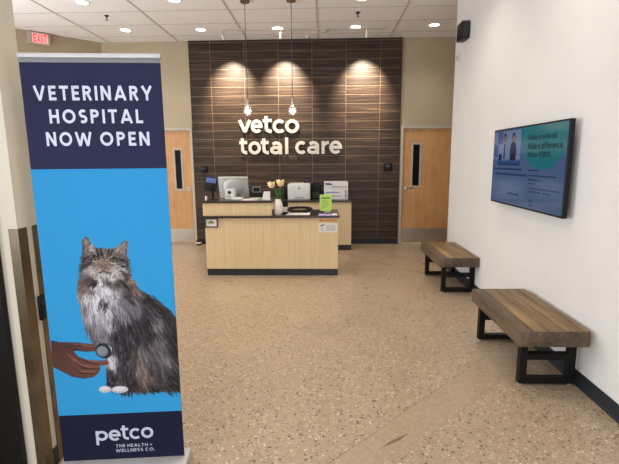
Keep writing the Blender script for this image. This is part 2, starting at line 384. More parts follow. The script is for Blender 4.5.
def text_line(s, box, w=.085, track=.16, th=0.0003):
    """a line of plain rounded sans lettering, cap height 1 unit before fitting into box"""
    def A(cx, cz, rx, rz, a0, a1, n=20): return [(cx+rx*math.cos(math.radians(a0+(a1-a0)*k/n)), cz+rz*math.sin(math.radians(a0+(a1-a0)*k/n))) for k in range(n+1)]
    x = .72
    def G(c):
        if c == 'V': W = .90; return W, [[(w*.8, 1), (W/2, 0)], [(W/2, 0), (W-w*.8, 1)]]
        if c == 'A': W = .94; return W, [[(w*.8, 0), (W/2, 1)], [(W/2, 1), (W-w*.8, 0)], [(.24, .27), (W-.24, .27)]]
        if c == 'E': W = .58; return W, [[(w, 0), (w, 1)]]+[[(w, z), (W-e, z)] for z, e in ((w, 0), (.5, .05), (1-w, 0))]
        if c == 'T': W = .70; return W, [[(W/2, 0), (W/2, 1)], [(0, 1-w), (W, 1-w)]]
        if c == 'I': return 2*w, [[(w, 0), (w, 1)]]
        if c == 'L': W = .56; return W, [[(w, 0), (w, 1)], [(w, w), (W, w)]]
        if c == 'H': W = .76; return W, [[(w, 0), (w, 1)], [(W-w, 0), (W-w, 1)], [(w, .5), (W-w, .5)]]
        if c == 'N': W = .80; return W, [[(w, 0), (w, 1)], [(W-w, 0), (W-w, 1)], [(w*1.1, 1-w*.4), (W-w*1.1, w*.4)]]
        if c == 'M': W = .94; return W, [[(w, 0), (w, 1)], [(W-w, 0), (W-w, 1)], [(w*1.1, 1-w*.4), (W/2, .3)], [(W/2, .3), (W-w*1.1, 1-w*.4)]]
        if c == 'O': W = 1.02; return W, [A(W/2, .5, W/2-w, .5-w, 0, 360, 40)]
        if c == '0': W = .66; return W, [A(W/2, .5, W/2-w, .5-w, 0, 360, 40)]
        if c == 'C': W = .92; return W, [A(W/2+.02, .5, W/2-w, .5-w, 48, 312, 30)]
        if c in 'PR':
            W = .66; r = .29-w; zc = 1-.29; q = [(w, 1-w), (.34, 1-w)]+A(.34, zc, .66-.34-w, r, 90, -90)[1:]+[(w, zc-r)]
            return (W, [[(w, 0), (w, 1)], q]) if c == 'P' else (W+.03, [[(w, 0), (w, 1)], q, [(.34, zc-r), (W-w*.4, 0)]])
        if c == 'S':
            W = .64; r = (1-2*w)/4
            return W, [A(W/2, 1-w-r, W/2-w, r, 40, 270, 22)+A(W/2, w+r, W/2-w, r, 90, -140, 22)[1:]]
        if c == '$':
            W = .64; r = (.9-2*w)/4
            return W, [A(W/2, .95-w-r, W/2-w, r, 40, 270, 22)+A(W/2, .05+w+r, W/2-w, r, 90, -140, 22)[1:], [(W/2, -.06), (W/2, 1.06)]]
        if c == 'W': W = 1.34; return W, [[(w*.8, 1), (W*.27, 0)], [(W*.27, 0), (W/2, .92)], [(W/2, .92), (W*.73, 0)], [(W*.73, 0), (W-w*.8, 1)]]
        if c == 'Y': W = .86; return W, [[(w*.8, 1), (W/2, .42)], [(W-w*.8, 1), (W/2, .42)], [(W/2, .46), (W/2, 0)]]
        if c == '+': W = .56; return W, [[(W/2, .2), (W/2, .76)], [(0, .48), (W, .48)]]
        if c == '.': return .2, [[(.1, 0), (.1, .2)]]
        if c == '1': W = .36; return W, [[(W-w, 0), (W-w, 1)], [(W-w, 1-w), (0, .78)]]
        if c == 'a': W = .70; return W, [A(W/2, x/2, W/2-w, x/2-w, 0, 360, 30), [(W-w, 0), (W-w, x)]]
        if c == 'd': W = .70; return W, [A(W/2, x/2, W/2-w, x/2-w, 0, 360, 30), [(W-w, 0), (W-w, 1.04)]]
        if c == 'e': W = .72; return W, [A(W/2, x/2, W/2-w, x/2-w, 0, 318, 30), [(w, x/2), (W, x/2)]]
        if c == 'c': W = .66; return W, [A(W/2, x/2, W/2-w, x/2-w, 46, 314, 30)]
        if c == 'i': return 2*w, [[(w, 0), (w, x)], [(w, x+.1), (w, x+.28)]]
        if c == 'l': return 2*w, [[(w, 0), (w, 1.04)]]
        if c == 'k': W = .62; return W, [[(w, 0), (w, 1.04)], [(w, .28), (W-w*.6, x)], [(.26, .4), (W-w*.5, 0)]]
        if c == 'n': W = .66; return W, [[(w, 0), (w, x)], [(w, .36)]+A(W/2, x-.30, W/2-w, .30-w, 150, 0)+[(W-w, 0)]]
        if c == 'r': W = .42; return W, [[(w, 0), (w, x)], [(w, .36)]+A(W+.0, x-.34, W-w, .34-w, 160, 95)]
        if c == 'f': W = .42; return W, [[(w+.1, 0)]+A(W+.02, .72, W+.02-w-.1, .26, 180, 95), [(0, x-w), (W, x-w)]]
        return .3, []
    pos = 0; allp = []
    for c in s:
        W, L = G(c)
        if c == ' ': pos += .36; continue
        allp += [[(pos+a, b) for a, b in P_] for P_ in L]; pos += W+track
    pos -= track
    sx = (box[2]-box[0])/pos; sy = box[3]-box[1]; bm = bmesh.new()
    for li, P_ in enumerate(allp):
        n = len(P_); closed = n > 12 and (abs(P_[0][0]-P_[-1][0])+abs(P_[0][1]-P_[-1][1])) < 1e-6
        if closed: P_ = P_[:-1]; n -= 1
        R_ = []
        for i in range(n):
            a = Vector(P_[(i-1) % n]) if (closed or i) else Vector(P_[i]); b = Vector(P_[(i+1) % n]) if (closed or i < n-1) else Vector(P_[i])
            d = (b-a).normalized(); nn = Vector((-d.y, d.x))*w; c_ = Vector(P_[i])
            R_.append([bm.verts.new((box[0]+q.x*sx, box[1]+q.y*sy, th+.00004*(li % 3))) for q in (c_+nn, c_-nn)])
        for i in range(n if closed else n-1):
            j = (i+1) % n; bm.faces.new((R_[i][1], R_[j][1], R_[j][0], R_[i][0]))
    me = bpy.data.meshes.new('g'); bm.to_mesh(me); bm.free(); return me
FRONT = Matrix.Rotation(PI/2, 4, 'X')                      # text that faces -Y
LEFTF = Matrix(((0, 0, -1, 0), (-1, 0, 0, 0), (0, 1, 0, 0), (0, 0, 0, 1)))   # text that faces -X, reading towards -Y

# ------------------------------------------------------------------ the room
YB = 8.03; H = 3.64; XR = 1.775
struct(B().box(-6.2, 3.2, -2.6, 8.3, -.1, 0).build('floor', 'floor'))
cl = struct(B().box(-6.2, 3.2, -2.6, 8.3, H, H+.12).build('ceiling', 'ceil'))
g = B()
for x in [-3.80+1.235*k for k in range(-1, 6)]: g.box(x-.012, x+.012, -2.4, YB, H-.006, H+.002)
for y in [7.66-.612*k for k in range(0, 17)]: g.box(-6.1, 3.0, y-.012, y+.012, H-.005, H+.002)
g.build('ceiling_grid', 'grid', cl)
# back wall with two door openings
wb = B()
DL = (-3.40, -2.44); DR = (1.43, 2.38); DT = 2.10
for a, b_, z0, z1 in ((-4.1, DL[0]-.04, 0, H), (DL[1]+.04, DR[0]-.04, 0, H), (DR[1]+.04, 3.2, 0, H), (DL[0]-.04, DL[1]+.04, DT+.04, H), (DR[0]-.04, DR[1]+.04, DT+.04, H)):
    wb.box(a, b_, YB, YB+.15, z0, z1)
wbo = struct(wb.build('wall_back', 'beige'))
struct(B().box(-2.385, 1.37, YB-.03, YB, .1, H-.001).build('tile_cladding', 'tile', wbo))
struct(B().box(-2.385, 1.37, YB-.036, YB, 0, .1).build('baseboard_back', 'base'))
struct(B().box(2.47, 3.0, YB-.012, YB, 0, .1).build('baseboard_alcove', 'base'))
struct(B().box(-3.95, -3.49, YB-.012, YB, 0, .1).build('baseboard_corner', 'base'))
# forty-five degree wall at left with the exit sign
d = .15/math.sqrt(2)
struct(B().poly([(-3.95, YB, 0), (-6.0, YB-2.05, 0), (-6.0-d, YB-2.05+d, 0), (-3.95-d, YB+d, 0)], thick=(0, 0, H)).build('wall_left_angled', 'beige'))
def side_wall(name, m, x0, x1, y0, y1, wy0, wy1, wz0, wz1, wn):
    o = B()
    for a, b_, c, d_ in ((y0, wy0, 0, H), (wy1, y1, 0, H), (wy0, wy1, 0, wz0), (wy0, wy1, wz1, H)): o.box(x0, x1, a, b_, c, d_)
    struct(o.build(name, m)); f = B(); t = .05; xa, xb = x0+.04, x0+.1; ym = (wy0+wy1)/2
    for a, b_, c, d_ in ((wy0, wy1, wz0, wz0+t), (wy0, wy1, wz1-t, wz1), (wy0, wy0+t, wz0+t, wz1-t), (wy1-t, wy1, wz0+t, wz1-t), (ym-t/2, ym+t/2, wz0+t, wz1-t)): f.box(xa, xb, a, b_, c, d_)
    fo = struct(f.build(wn, 'blackm'))
    for a, b_ in ((wy0+t, ym-t/2), (ym+t/2, wy1-t)): B().box(xa+.025, xa+.035, a, b_, wz0+t, wz1-t).build('glass_pane', 'glass', fo)
side_wall('wall_left', 'beige', -6.15, -6.0, 2.06, 6.05, 2.85, 5.55, .3, 3.1, 'window_4')  # out of view; window added as a source for the left fill lamp
# near left wall end: entrance wall
wn = B(); wn.box(-1.56, -1.414, 1.93, 2.072, 0, H); wn.box(-2.76, -1.56, 1.945, 2.072, 2.3, H); wn.box(-6.2, -2.76, 1.945, 2.072, 0, H)
struct(wn.build('wall_entrance', 'cream'))
side_wall('wall_side', 'cream', -2.9, -2.76, -2.45, 1.945, -2.0, .25, .4, 2.9, 'window_5')  # window added to back the side fill lamp
struct(B().box(-1.4135, -1.408, 1.99, 2.027, 0, .1).build('baseboard_entrance', 'base'))
# steel corner guards, each an angle wrapped round a corner
def guard(name, x, y, sx, sy, z0, z1, w=.075, m='bronze', w2=None):
    o = B(); t = .004; w2 = w2 or w
    o.box(min(x, x+sx*w), max(x, x+sx*w), y-t if sy > 0 else y, y if sy > 0 else y+t, z0, z1)
    o.box(x if sx < 0 else x-t, x+t if sx < 0 else x, min(y-t, y+sy*w2), max(y+t, y+sy*w2), z0, z1)
    return struct(o.build(name, m))
guard('trim_1', -1.414, 1.93, -1, 1, 0, 1.27, .042, 'bronze', .058)
guard('trim_2', -1.414, 2.072, -1, -1, 0, 1.27, .042, 'bronze', .044)
# right wall
struct(B().box(XR, XR+.15, -2.6, 6.22, 0, H).build('wall_right', 'white'))
struct(B().box(XR+.15, 3.2, 6.07, 6.22, 0, H).build('wall_alcove_front', 'white'))
struct(B().box(3.0, 3.15, 6.22, YB, 0, H).build('wall_alcove', 'beige'))
bb = B(); bb.box(XR-.006, XR, -2.4, 6.22, .012, .105, bev=.002); bb.poly([(XR, -2.4, 0), (XR-.016, -2.4, 0), (XR-.006, -2.4, .02), (XR, -2.4, .02)], thick=(0, 8.62, 0))
struct(bb.build('baseboard_right', 'base'))
guard('trim_3', XR, 6.22, 1, -1, .106, 1.22, .05, 'steel', .012)
# unseen rear wall; its windows are added to go with the daylight lamp
wr = B()
WZ = (.25, 2.95); WX = [(-2.4, -1.1), (-1.0, .3), (.4, 1.6)]
wr.box(-2.76, XR, -2.6, -2.45, 0, WZ[0]); wr.box(-2.76, XR, -2.6, -2.45, WZ[1], H)
for a, b_ in ((-2.76, -2.4), (-1.1, -1.0), (.3, .4), (1.6, XR)): wr.box(a, b_, -2.6, -2.45, *WZ)
struct(wr.build('wall_rear', 'white'))
for i, (a, b_) in enumerate(WX):
    f = B(); t = .05
    f.box(a, b_, -2.56, -2.5, WZ[0], WZ[0]+t); f.box(a, b_, -2.56, -2.5, WZ[1]-t, WZ[1]); f.box(a, a+t, -2.56, -2.5, WZ[0]+t, WZ[1]-t); f.box(b_-t, b_, -2.56, -2.5, WZ[0]+t, WZ[1]-t)
    fo = struct(f.build('window_%d' % (i+1), 'blackm')); B().box(a+t, b_-t, -2.535, -2.525, WZ[0]+t, WZ[1]-t).build('glass_pane', 'glass', fo)

# wooden doors in the back wall
def door(n, x0, x1, hinge_right, win, kick_z, wname):
    y = YB-.01
    fr = B(); t = .045
    fr.box(x0-t, x0, YB-.035, YB+.12, 0, DT+t, bev=.004); fr.box(x1, x1+t, YB-.035, YB+.12, 0, DT+t, bev=.004); fr.box(x0, x1, YB-.035, YB+.12, DT, DT+t, bev=.004)
    sl = B(); wx0, wx1, wz0, wz1 = win
    sl.box(x0+.004, wx0, YB, YB+.045, .012, DT-.004); sl.box(wx1, x1-.004, YB, YB+.045, .012, DT-.004)
    sl.box(wx0, wx1, YB, YB+.045, .012, wz0); sl.box(wx0, wx1, YB, YB+.045, wz1, DT-.004)
    so = struct(sl.build('door_%d' % n, 'door')); struct(fr.build('door_frame', 'frame', so))
    B().box(wx0+.03, wx1-.03, YB+.012, YB+.02, wz0+.03, wz1-.03).build('window_pane', 'winglass', so)
    wf = B(); q = .032
    for a, b_, c, d_ in ((wx0, wx0+q, wz0, wz1), (wx1-q, wx1, wz0, wz1), (wx0+q, wx1-q, wz0, wz0+q), (wx0+q, wx1-q, wz1-q, wz1)): wf.box(a, b_, YB-.008, YB+.03, c, d_)
    wf.build('window_trim', 'frame', so)
    B().box(x0+.02, x1-.02, YB-.003, YB, .04, .29).build('kick_plate', 'steel', so)
    hx = x0+.07 if hinge_right else x1-.07; sg = 1 if hinge_right else -1
    h = B(); h.box(hx-.032, hx+.032, YB-.01, YB, .93, 1.13, bev=.003) if 0 else h.cyl((hx, YB, 1.035), (hx, YB-.012, 1.035), .034, seg=24)
    h.cyl((hx, YB-.01, 1.035), (hx, YB-.055, 1.035), .011); h.tube([(hx, YB-.052, 1.035), (hx+sg*.06, YB-.056, 1.036), (hx+sg*.125, YB-.052, 1.034)], [.011, .010, .008], 10)
    h.build('door_handle', 'chrome', so, True)
    hg = B()
    for z in (.25, 1.05, 1.85):
        xx = x1-.002 if hinge_right else x0+.002
        hg.cyl((xx, YB-.012, z), (xx, YB-.012, z+.1), .008, seg=10)
    hg.build('hinge', 'steel', so, True)
    return so
door(1, DL[0], DL[1], False, (-2.775, -2.60, 1.012, 1.785), .25, '')
door(2, DR[0], DR[1], True, (1.582, 1.768, 1.045, 1.85), .25, '')
# black framed entrance door at the left edge
e = B()
for a, b_, z0, z1 in ((-1.63, -1.565, 0, 2.3), (-2.76, -2.69, 0, 2.3), (-2.69, -1.63, 2.2, 2.3), (-2.69, -1.63, 0, .14)): e.box(a, b_, 1.96, 2.04, z0, z1, bev=.004)
e.box(-1.70, -1.63, 1.98, 2.02, .14, 2.2); e.box(-2.69, -2.62, 1.98, 2.02, .14, 2.2)
eo = struct(e.build('door_3', 'blackm')); B().box(-2.62, -1.70, 1.995, 2.005, .14, 2.2).build('glass_pane', 'winglass', eo)
B().tube([(-1.67, 1.98, .9), (-1.67, 1.94, .9), (-1.67, 1.94, 1.2), (-1.67, 1.98, 1.2)], .012).build('door_handle', 'chrome', eo, True)
# black jamb post standing before the entrance wall, at the very edge of the view
struct(B().box(-1.63, -1.505, 1.895, 1.927, 0, 2.35, bev=.003).build('trim_4', 'blackm'))
# ------------------------------------------------------------------ reception desk
t = thing('reception_desk', 'light oak reception desk with dark tops, low front worktop and raised left ledge', 'desk', (-.71, 5.95, 0))
b = B(); b.box(-1.61, .19, 5.76, 5.785, .095, .80); b.box(-1.61, -1.585, 5.785, 6.43, .095, .80); b.box(.165, .19, 5.785, 6.43, .095, .80)
b.build('body_panel', 'laminate', t)
B().box(-1.607, .187, 5.768, 6.40, 0, .095).build('toe_kick', 'toe', t)
B().box(-1.625, .207, 5.725, 6.48, .80, .828, bev=.003).build('worktop', 'top', t)
B().box(-1.635, -.70, 5.775, 5.80, .828, 1.0).build('ledge_panel', 'laminate', t)
B().box(-1.635, -1.61, 5.80, 6.2, .828, 1.0).build('ledge_side', 'laminate', t)
B().box(-1.655, -.69, 5.755, 6.12, 1.0, 1.028, bev=.003).build('ledge_top', 'top', t)
ZT = 1.0285; ZW = .8285
# back counter
t = thing('back_counter', 'light oak counter with dark top along the tiled wall behind the desk', 'counter', (-.4, 7.7, 0))
B().box(-1.4, .47, 7.40, 7.99, .10, .845).build('body', 'laminate', t)
B().box(-1.4, .47, 7.44, 7.98, 0, .10).build('toe_kick', 'toe', t)
B().box(-1.42, .49, 7.37, 7.99, .845, .875, bev=.003).build('countertop', 'top', t)
for x in (-.93, -.46, 0.0): B().box(x-.002, x+.002, 7.398, 7.401, .12, .83).build('door_gap', 'toe', t)
ZC = .8755
# register tablet on stand
t = thing('register_tablet', 'black register tablet with a blue lit screen at the left end of the ledge', 'tablet', (-1.54, 5.95, ZT))
m = Matrix.Translation((-1.555, 5.95, 1.25)) @ Matrix.Rotation(math.radians(-18), 4, 'X') @ Matrix.Rotation(math.radians(8), 4, 'Y')
B().box(-.088, .088, -.014, .014, -.1, .1, bev=.008, mtx=m).build('casing', 'black', t, True)
B().box(-.07, .068, -.0165, -.0135, .01, .078, mtx=m).build('screen', 'posblue', t)
B().box(-.03, .04, -.03, -.012, -.075, -.02, bev=.005, mtx=m).build('card_reader', 'black', t)
B().cyl((-1.54, 5.965, ZT+.01), (-1.545, 5.965, 1.2), .017).build('stand', 'black', t, True)
B().lathe([(.075, 0), (.075, .008), (.03, .02), (.02, .03)], (-1.535, 5.965, ZT)).build('base', 'black', t, True)
o = B().cyl((-1.615, 5.90, ZT), (-1.615, 5.90, ZT+.055), .016).build('cup', 'whitep', None, True); tag(o, 'tiny white cup at the foot of the register tablet stand', 'cup')
# computer monitor seen from the back
t = thing('computer_monitor', 'silver grey computer monitor seen from behind, standing on the desk behind the ledge', 'monitor', (-1.3, 6.3, ZW))
m = Matrix.Translation((-1.31, 6.3, 1.18)) @ Matrix.Rotation(math.radians(12), 4, 'Y') if 0 else Matrix.Translation((-1.31, 6.28, 1.175)) @ Matrix.Rotation(math.radians(14), 4, 'X')
bb = B(); bb.box(-.215, .215, -.005, .018, -.165, .16, bev=.008, mtx=m)
bb.lathe([(.0001, 0), (.06, .001), (.13, .012), (.15, .03)], (0, 0, 0), 32, 0, m @ Matrix.Translation((0, -.03, 0)) @ Matrix.Rotation(-PI/2, 4, 'X'))
bb.build('casing', 'silver', t, True)
B().box(-.213, .213, -.016, .004, .135, .162, bev=.003, mtx=m).build('top_edge', 'whitep', t, True)
B().box(-.205, .205, .0175, .0195, -.12, .15, mtx=m).build('screen', 'darkscr', t)
B().box(-.04, .04, 6.24, 6.26, ZW+.01, 1.15, mtx=Matrix.Translation((-1.31, 0, 0))).build('stand', 'silver', t)
B().box(-1.42, -1.20, 6.16, 6.34, ZW, ZW+.01, bev=.003).build('base', 'silver', t)
# paper sign holder on the ledge
def lined(bd, x0, x1, z0, z1, y, n, mi, seed=1):
    r = random.Random(seed)
    for k in range(n):
        z = z1-(z1-z0)*(k+.5)/n; h = (z1-z0)/n*.22; bd.box(x0, x0+(x1-x0)*r.uniform(.65, 1), y, y+.0006, z-h, z+h, mi)
t = thing('sign_holder', 'small cream paper sign in an upright holder in front of the monitor', 'sign', (-1.30, 5.93, ZT))
B().box(-1.36, -1.235, 5.93, 5.934, ZT+.004, 1.183).build('paper', 'paper', t)
ln = B(); ln.lathe([(.018, 0), (.022, 0)], (0, 0, 0), 20, 0, Matrix.Translation((-1.297, 5.929, 1.13)) @ Matrix.Rotation(PI/2, 4, 'X')); lined(ln, -1.335, -1.27, 1.05, 1.1, 5.929, 3, 0); ln.build('print', 'midink', t)
B().box(-1.38, -1.22, 5.90, 5.97, ZT, ZT+.005).build('base', 'black', t)
# payment display
t = thing('payment_display', 'black customer display with a small grey edged screen on the ledge', 'display', (-.955, 6.03, ZT))
bb = B(); bb.poly([(-1.04, 6.03, ZT), (-.86, 6.03, ZT), (-.875, 6.05, 1.13), (-1.025, 6.05, 1.13)], thick=(0, .05, 0)); bb.build('body', 'black', t)
B().box(-.995, -.88, 6.025, 6.045, 1.12, 1.2, bev=.004).build('screen_frame', 'grey', t); B().box(-.982, -.893, 6.021, 6.026, 1.133, 1.188).build('screen', 'black', t)
# papers and things along the ledge
o = B().box(-1.24, -1.12, 5.86, 6.02, ZT, ZT+.028, bev=.006).build('stapler', 'whitep'); tag(o, 'low white desk gadget beside the paper sign on the ledge', 'gadget')
o = B().box(-1.11, -.93, 5.82, 5.98, ZT, ZT+.008).build('paper_stack', 'paper'); tag(o, 'flat stack of white papers lying at the middle of the ledge', 'papers')
bb = B()
for k in range(9): bb.box(-.06, .06, -.004, .004, 0, .03+.006*math.sin(k*.7), mi=k % 2, mtx=Matrix.Translation((-.945+.006*k, 5.9+.012*k-.05, ZT)) @ Matrix.Rotation(.25, 4, 'Z'))
o = bb.build('leaflet_bundle', ['paper', 'green']); tag(o, 'fanned pale green and white leaflets left of the white card holder', 'leaflets')
t = thing('card_holder', 'upright white card holder at the right end of the raised ledge', 'card holder', (-.785, 5.93, ZT))
B().poly([(-.845, 5.90, ZT), (-.735, 5.90, ZT), (-.74, 5.94, 1.138), (-.825, 5.94, 1.138)], thick=(0, .03, 0)).build('card', 'whitep', t)
B().box(-.85, -.73, 5.88, 5.99, ZT, ZT+.006).build('base', 'whitep', t)
# vase with two tulips
t = thing('vase', 'white rounded ceramic vase standing between the ledge and the worktop papers', 'vase', (-.622, 5.86, ZW))
B().lathe([(.0001, 0), (.045, .001), (.055, .02), (.063, .07), (.063, .12), (.052, .175), (.036, .205), (.034, .215), (.028, .215), (.03, .2), (.045, .17), (.05, .1), (.0001, .06)], (-.622, 5.86, ZW)).build('body', 'ceramic', t, True)
def tulip(label, pts, leafs, sc_=1):
    base = pts[0]; t = thing('tulip', label, 'flower', base, 0, None)
    B().tube(pts, .004).build('stem', 'leaf', t, True)
    h = Vector(pts[-1]); bb = B()
    for k in range(6):
        a = k*PI/3
        m = Matrix.Translation(h) @ Matrix.Rotation(a, 4, 'Z') @ Matrix.Rotation(.28+.1*(k % 2), 4, 'Y')
        tt = []
        bb.lathe([(.0001, -.014), (.024, -.002), (.033, .02), (.030, .045), (.014, .066), (.0001, .074)], (0, 0, 0), 10, 0, m @ Matrix.Translation((.026, 0, 0)) @ Matrix.Diagonal((.35, 1, sc_, 1)))
    bb.build('petals', 'petal', t, True)
    for lf in leafs:
        a, mi_, c, w = [Vector(p) for p in lf[:3]] + [lf[3]]
        tt = B(); n = 8; L = []; R_ = []
        for i in range(n+1):
            q = i/n; p = a*(1-q)**2+mi_*2*q*(1-q)+c*q*q; ww = w*math.sin(PI*min(1, q*.9+.1))**.8*(1 if q < 1 else 0)
            L.append(p+Vector((-ww, 0, 0))); R_.append(p+Vector((ww, 0.004, 0)))
        bm_ = tt.bm; v1 = [bm_.verts.new(p) for p in L]; v2 = [bm_.verts.new(p) for p in R_]
        for i in range(n): bm_.faces.new((v1[i], v2[i], v2[i+1], v1[i+1]))
        r = bmesh.ops.solidify(bm_, geom=bm_.faces[:], thickness=.0012)
        tt.build('leaf', 'leaf', t, True)
V0 = (-.622, 5.86, .99)
tulip('cream tulip leaning left out of the white vase', [V0, (-.628, 5.858, 1.08), (-.66, 5.852, 1.17), (-.706, 5.845, 1.215)], [((-.63, 5.85, 1.0), (-.66, 5.84, 1.06), (-.735, 5.83, 1.07), .011), ((-.625, 5.86, 1.0), (-.64, 5.85, 1.12), (-.655, 5.85, 1.19), .013)], 1.0)
tulip('cream tulip standing upright in the white vase', [(-.618, 5.865, .99), (-.61, 5.865, 1.1), (-.59, 5.86, 1.18), (-.585, 5.86, 1.235)], [((-.615, 5.86, 1.0), (-.60, 5.85, 1.12), (-.565, 5.85, 1.215), .016), ((-.61, 5.855, 1.0), (-.62, 5.85, 1.1), (-.607, 5.84, 1.20), .013), ((-.61, 5.87, 1.0), (-.585, 5.88, 1.07), (-.562, 5.87, 1.16), .012)], 1.15)
# desk phone like gadget right of the vase
t = thing('desk_phone', 'small black and white desk phone right of the vase', 'phone', (-.54, 5.93, ZW))
B().box(-.575, -.50, 5.89, 5.97, ZW, ZW+.03, bev=.006).build('base', 'black', t); B().box(-.575, -.505, 5.90, 5.96, ZW+.03, ZW+.10, bev=.006).build('body', 'whitep', t)
B().box(-.575, -.495, 5.91, 5.97, ZW+.10, ZW+.19, bev=.008).build('handset', 'black', t)
pts = []
for k in range(28):
    a = 2*PI*k/28; ca, sa = math.cos(a), math.sin(a)
    pts.append((-.345+.165*math.copysign(abs(ca)**.75, ca), 6.12+.10*math.copysign(abs(sa)**.9, sa), ZW+.045+.012*sa))
t = thing('wire_tray', 'black oval ring shaped tray rim lying on the low worktop over white papers', 'tray', (-.345, 6.12, ZW))
B().tube(pts, .019, 8, closed=True).build('rim', 'black', t, True)
for x, y in ((-.45, 6.03), (-.25, 6.03), (-.45, 6.2), (-.25, 6.2)): B().cyl((x, y, ZW), (x, y, ZW+.04), .006, seg=8).build('foot', 'black', t)
o = B().box(-.52, -.19, 5.82, 6.04, ZW, ZW+.003, mi=0).build('paper_sheet', 'paper'); tag(o, 'grey white paper sheet lying on the low worktop under the oval tray', 'paper')
# leaflets at the right end of the worktop
t = thing('leaflet_stand', 'lime green notice standing in a clear holder at the right end of the worktop', 'notice', (.03, 6.0, ZW))
m = Matrix.Translation((.025, 5.99, ZW)) @ Matrix.Rotation(math.radians(-8), 4, 'X')
bb = B(); bb.poly([(-.083, -.001, .04), (.055, -.001, .02), (.083, -.001, .05), (.083, -.001, .255), (-.083, -.001, .262)], thick=(0, .002, 0)); bb.bm.transform(m); bb.build('paper', 'green', t)
ln = B(); ln.box(-.06, .06, -.0025, -.0012, .205, .22, 0); lined(ln, -.06, .062, .07, .19, -.0022, 7, 1, 3); ln.bm.transform(m); ln.build('print', ['ink', 'olive'], t)
B().box(-.06, .11, 5.97, 6.06, ZW, ZW+.006).build('base', 'glass', t)
o = B().box(-.07, .10, 5.75, 5.93, ZW, ZW+.004, mtx=None).build('lilac_leaflet', 'purple'); tag(o, 'lilac leaflet lying flat in front of the lime green notice', 'leaflet')
o = B().box(.105, .18, 5.76, 5.95, ZW, ZW+.006).build('notepad', 'paper'); tag(o, 'narrow white notepad at the right corner of the low worktop', 'notepad')
o = B().tube([(.02, 5.86, ZW+.012), (.07, 5.90, ZW+.012), (.13, 5.945, ZW+.014)], .006).build('pen', 'black', None, True); tag(o, 'black pen lying across the lilac leaflet', 'pen')
# printer and things on the back counter
t = thing('printer', 'white office printer on the back counter right of the tulips', 'printer', (-.43, 7.7, ZC))
B().box(-.626, -.236, 7.52, 7.86, ZC, 1.15, bev=.014, seg=3).build('body', 'whitep', t, True)
B().cyl((-.43, 7.521, 1.075), (-.43, 7.518, 1.075), .018, seg=24).build('logo', 'grey', t)
B().box(-.51, -.35, 7.516, 7.522, .905, .925).build('paper_slot', 'midink', t)
B().box(-.60, -.27, 7.56, 7.84, 1.15, 1.158, bev=.003).build('lid', 'whitep', t)
t = thing('label_printer', 'black label machine on the back counter right of the white printer', 'label machine', (-.14, 7.74, ZC))
B().box(-.22, -.055, 7.6, 7.88, ZC, 1.135, bev=.012).build('body', 'black', t, True); B().box(-.2, -.08, 7.596, 7.602, .9, 1.0).build('tray', 'toe', t)
t = thing('small_display', 'tiny black display unit perched on top of the white printer', 'display', (-.29, 7.72, 1.16))
B().box(-.35, -.235, 7.70, 7.74, 1.159, 1.24, bev=.005).build('casing', 'black', t, True); B().box(-.335, -.25, 7.697, 7.701, 1.185, 1.222).build('screen', 'darkscr', t)
o = B().lathe([(.035, 0), (.04, .01), (.04, .14), (.028, .19), (.02, .22), (.0001, .222)], (-.685, 7.66, ZC)).build('spray_bottle', 'black', None, True); tag(o, 'black bottle on the back counter just left of the white printer', 'bottle')
bxs = [(.003, .422, ZC, .98, 'white cardboard box, bottom one of the pile on the back counter'), (.001, .42, .981, 1.08, 'white cardboard box, middle one of the pile on the back counter'), (.004, .419, 1.081, 1.178, 'white cardboard box, topmost of the pile on the back counter')]
for i, (x0, x1, z0, z1, lb) in enumerate(bxs):
    t = thing('cardboard_box', lb, 'box', ((x0+x1)/2, 7.7, z0), 0, 'white boxes piled on the back counter')
    B().box(x0, x1, 7.56, 7.86, z0, z1, bev=.003).build('carton', 'paper', t)
    ln = B()
    if i == 2:
        ln.box(x0+.02, x0+.11, 7.556, 7.5595, z1-.045, z1-.012, 0); ln.box(x0+.05, x0+.14, 7.555, 7.559, z1-.05, z1-.03, 1)
        ln.box(x0+.12, x1-.02, 7.556, 7.5595, z0+.008, z0+.022, 2)
    elif i == 1:
        ln.box(x0+.03, x0+.27, 7.556, 7.5595, z0+.012, z0+.026, 0); ln.box(x1-.06, x1-.015, 7.556, 7.5595, z0, z0+.05, 2)
    else:
        ln.box(x0+.05, x0+.3, 7.556, 7.5595, z1-.05, z1-.035, 2); ln.box(x1-.06, x1-.015, 7.556, 7.5595, z0+.03, z1-.01, 2)
    ln.build('print', ['blueink', 'ink', 'midink'], t)
# notices fixed on the desk front
t = thing('framed_certificate', 'small framed certificate with dark violet border on the desk front, upper left', 'framed certificate', (-1.522, 5.75, .67))
fr = B()
for a, b_, c, d_ in ((-1.605, -1.435, .672, .685), (-1.605, -1.435, .782, .797), (-1.605, -1.592, .685, .782), (-1.448, -1.435, .685, .782)): fr.box(a, b_, 5.745, 5.76, c, d_)
fr.build('frame', 'violetf', t); B().box(-1.592, -1.448, 5.752, 5.7595, .685, .782).build('paper', 'paper', t)
bb = B(); bb.box(-1.57, -1.475, 5.7505, 5.752, .722, .742, 0); bb.box(-1.535, -1.508, 5.7503, 5.752, .742, .762, 1); bb.cyl((-1.55, 5.751, .742), (-1.55, 5.7505, .742), .012, seg=12); bb.cyl((-1.495, 5.751, .742), (-1.495, 5.7505, .742), .012, seg=12); bb.build('emblem', ['olive', 'violetf'], t)
t = thing('caution_notice', 'white pet notice with a dog pictogram stuck on the desk front, upper right', 'notice', (.062, 5.757, .60))
B().box(-.068, .183, 5.757, 5.7595, .60, .725).build('card', 'paper', t)
bb = B(); q = lambda x, z: (x, 5.7568, z)
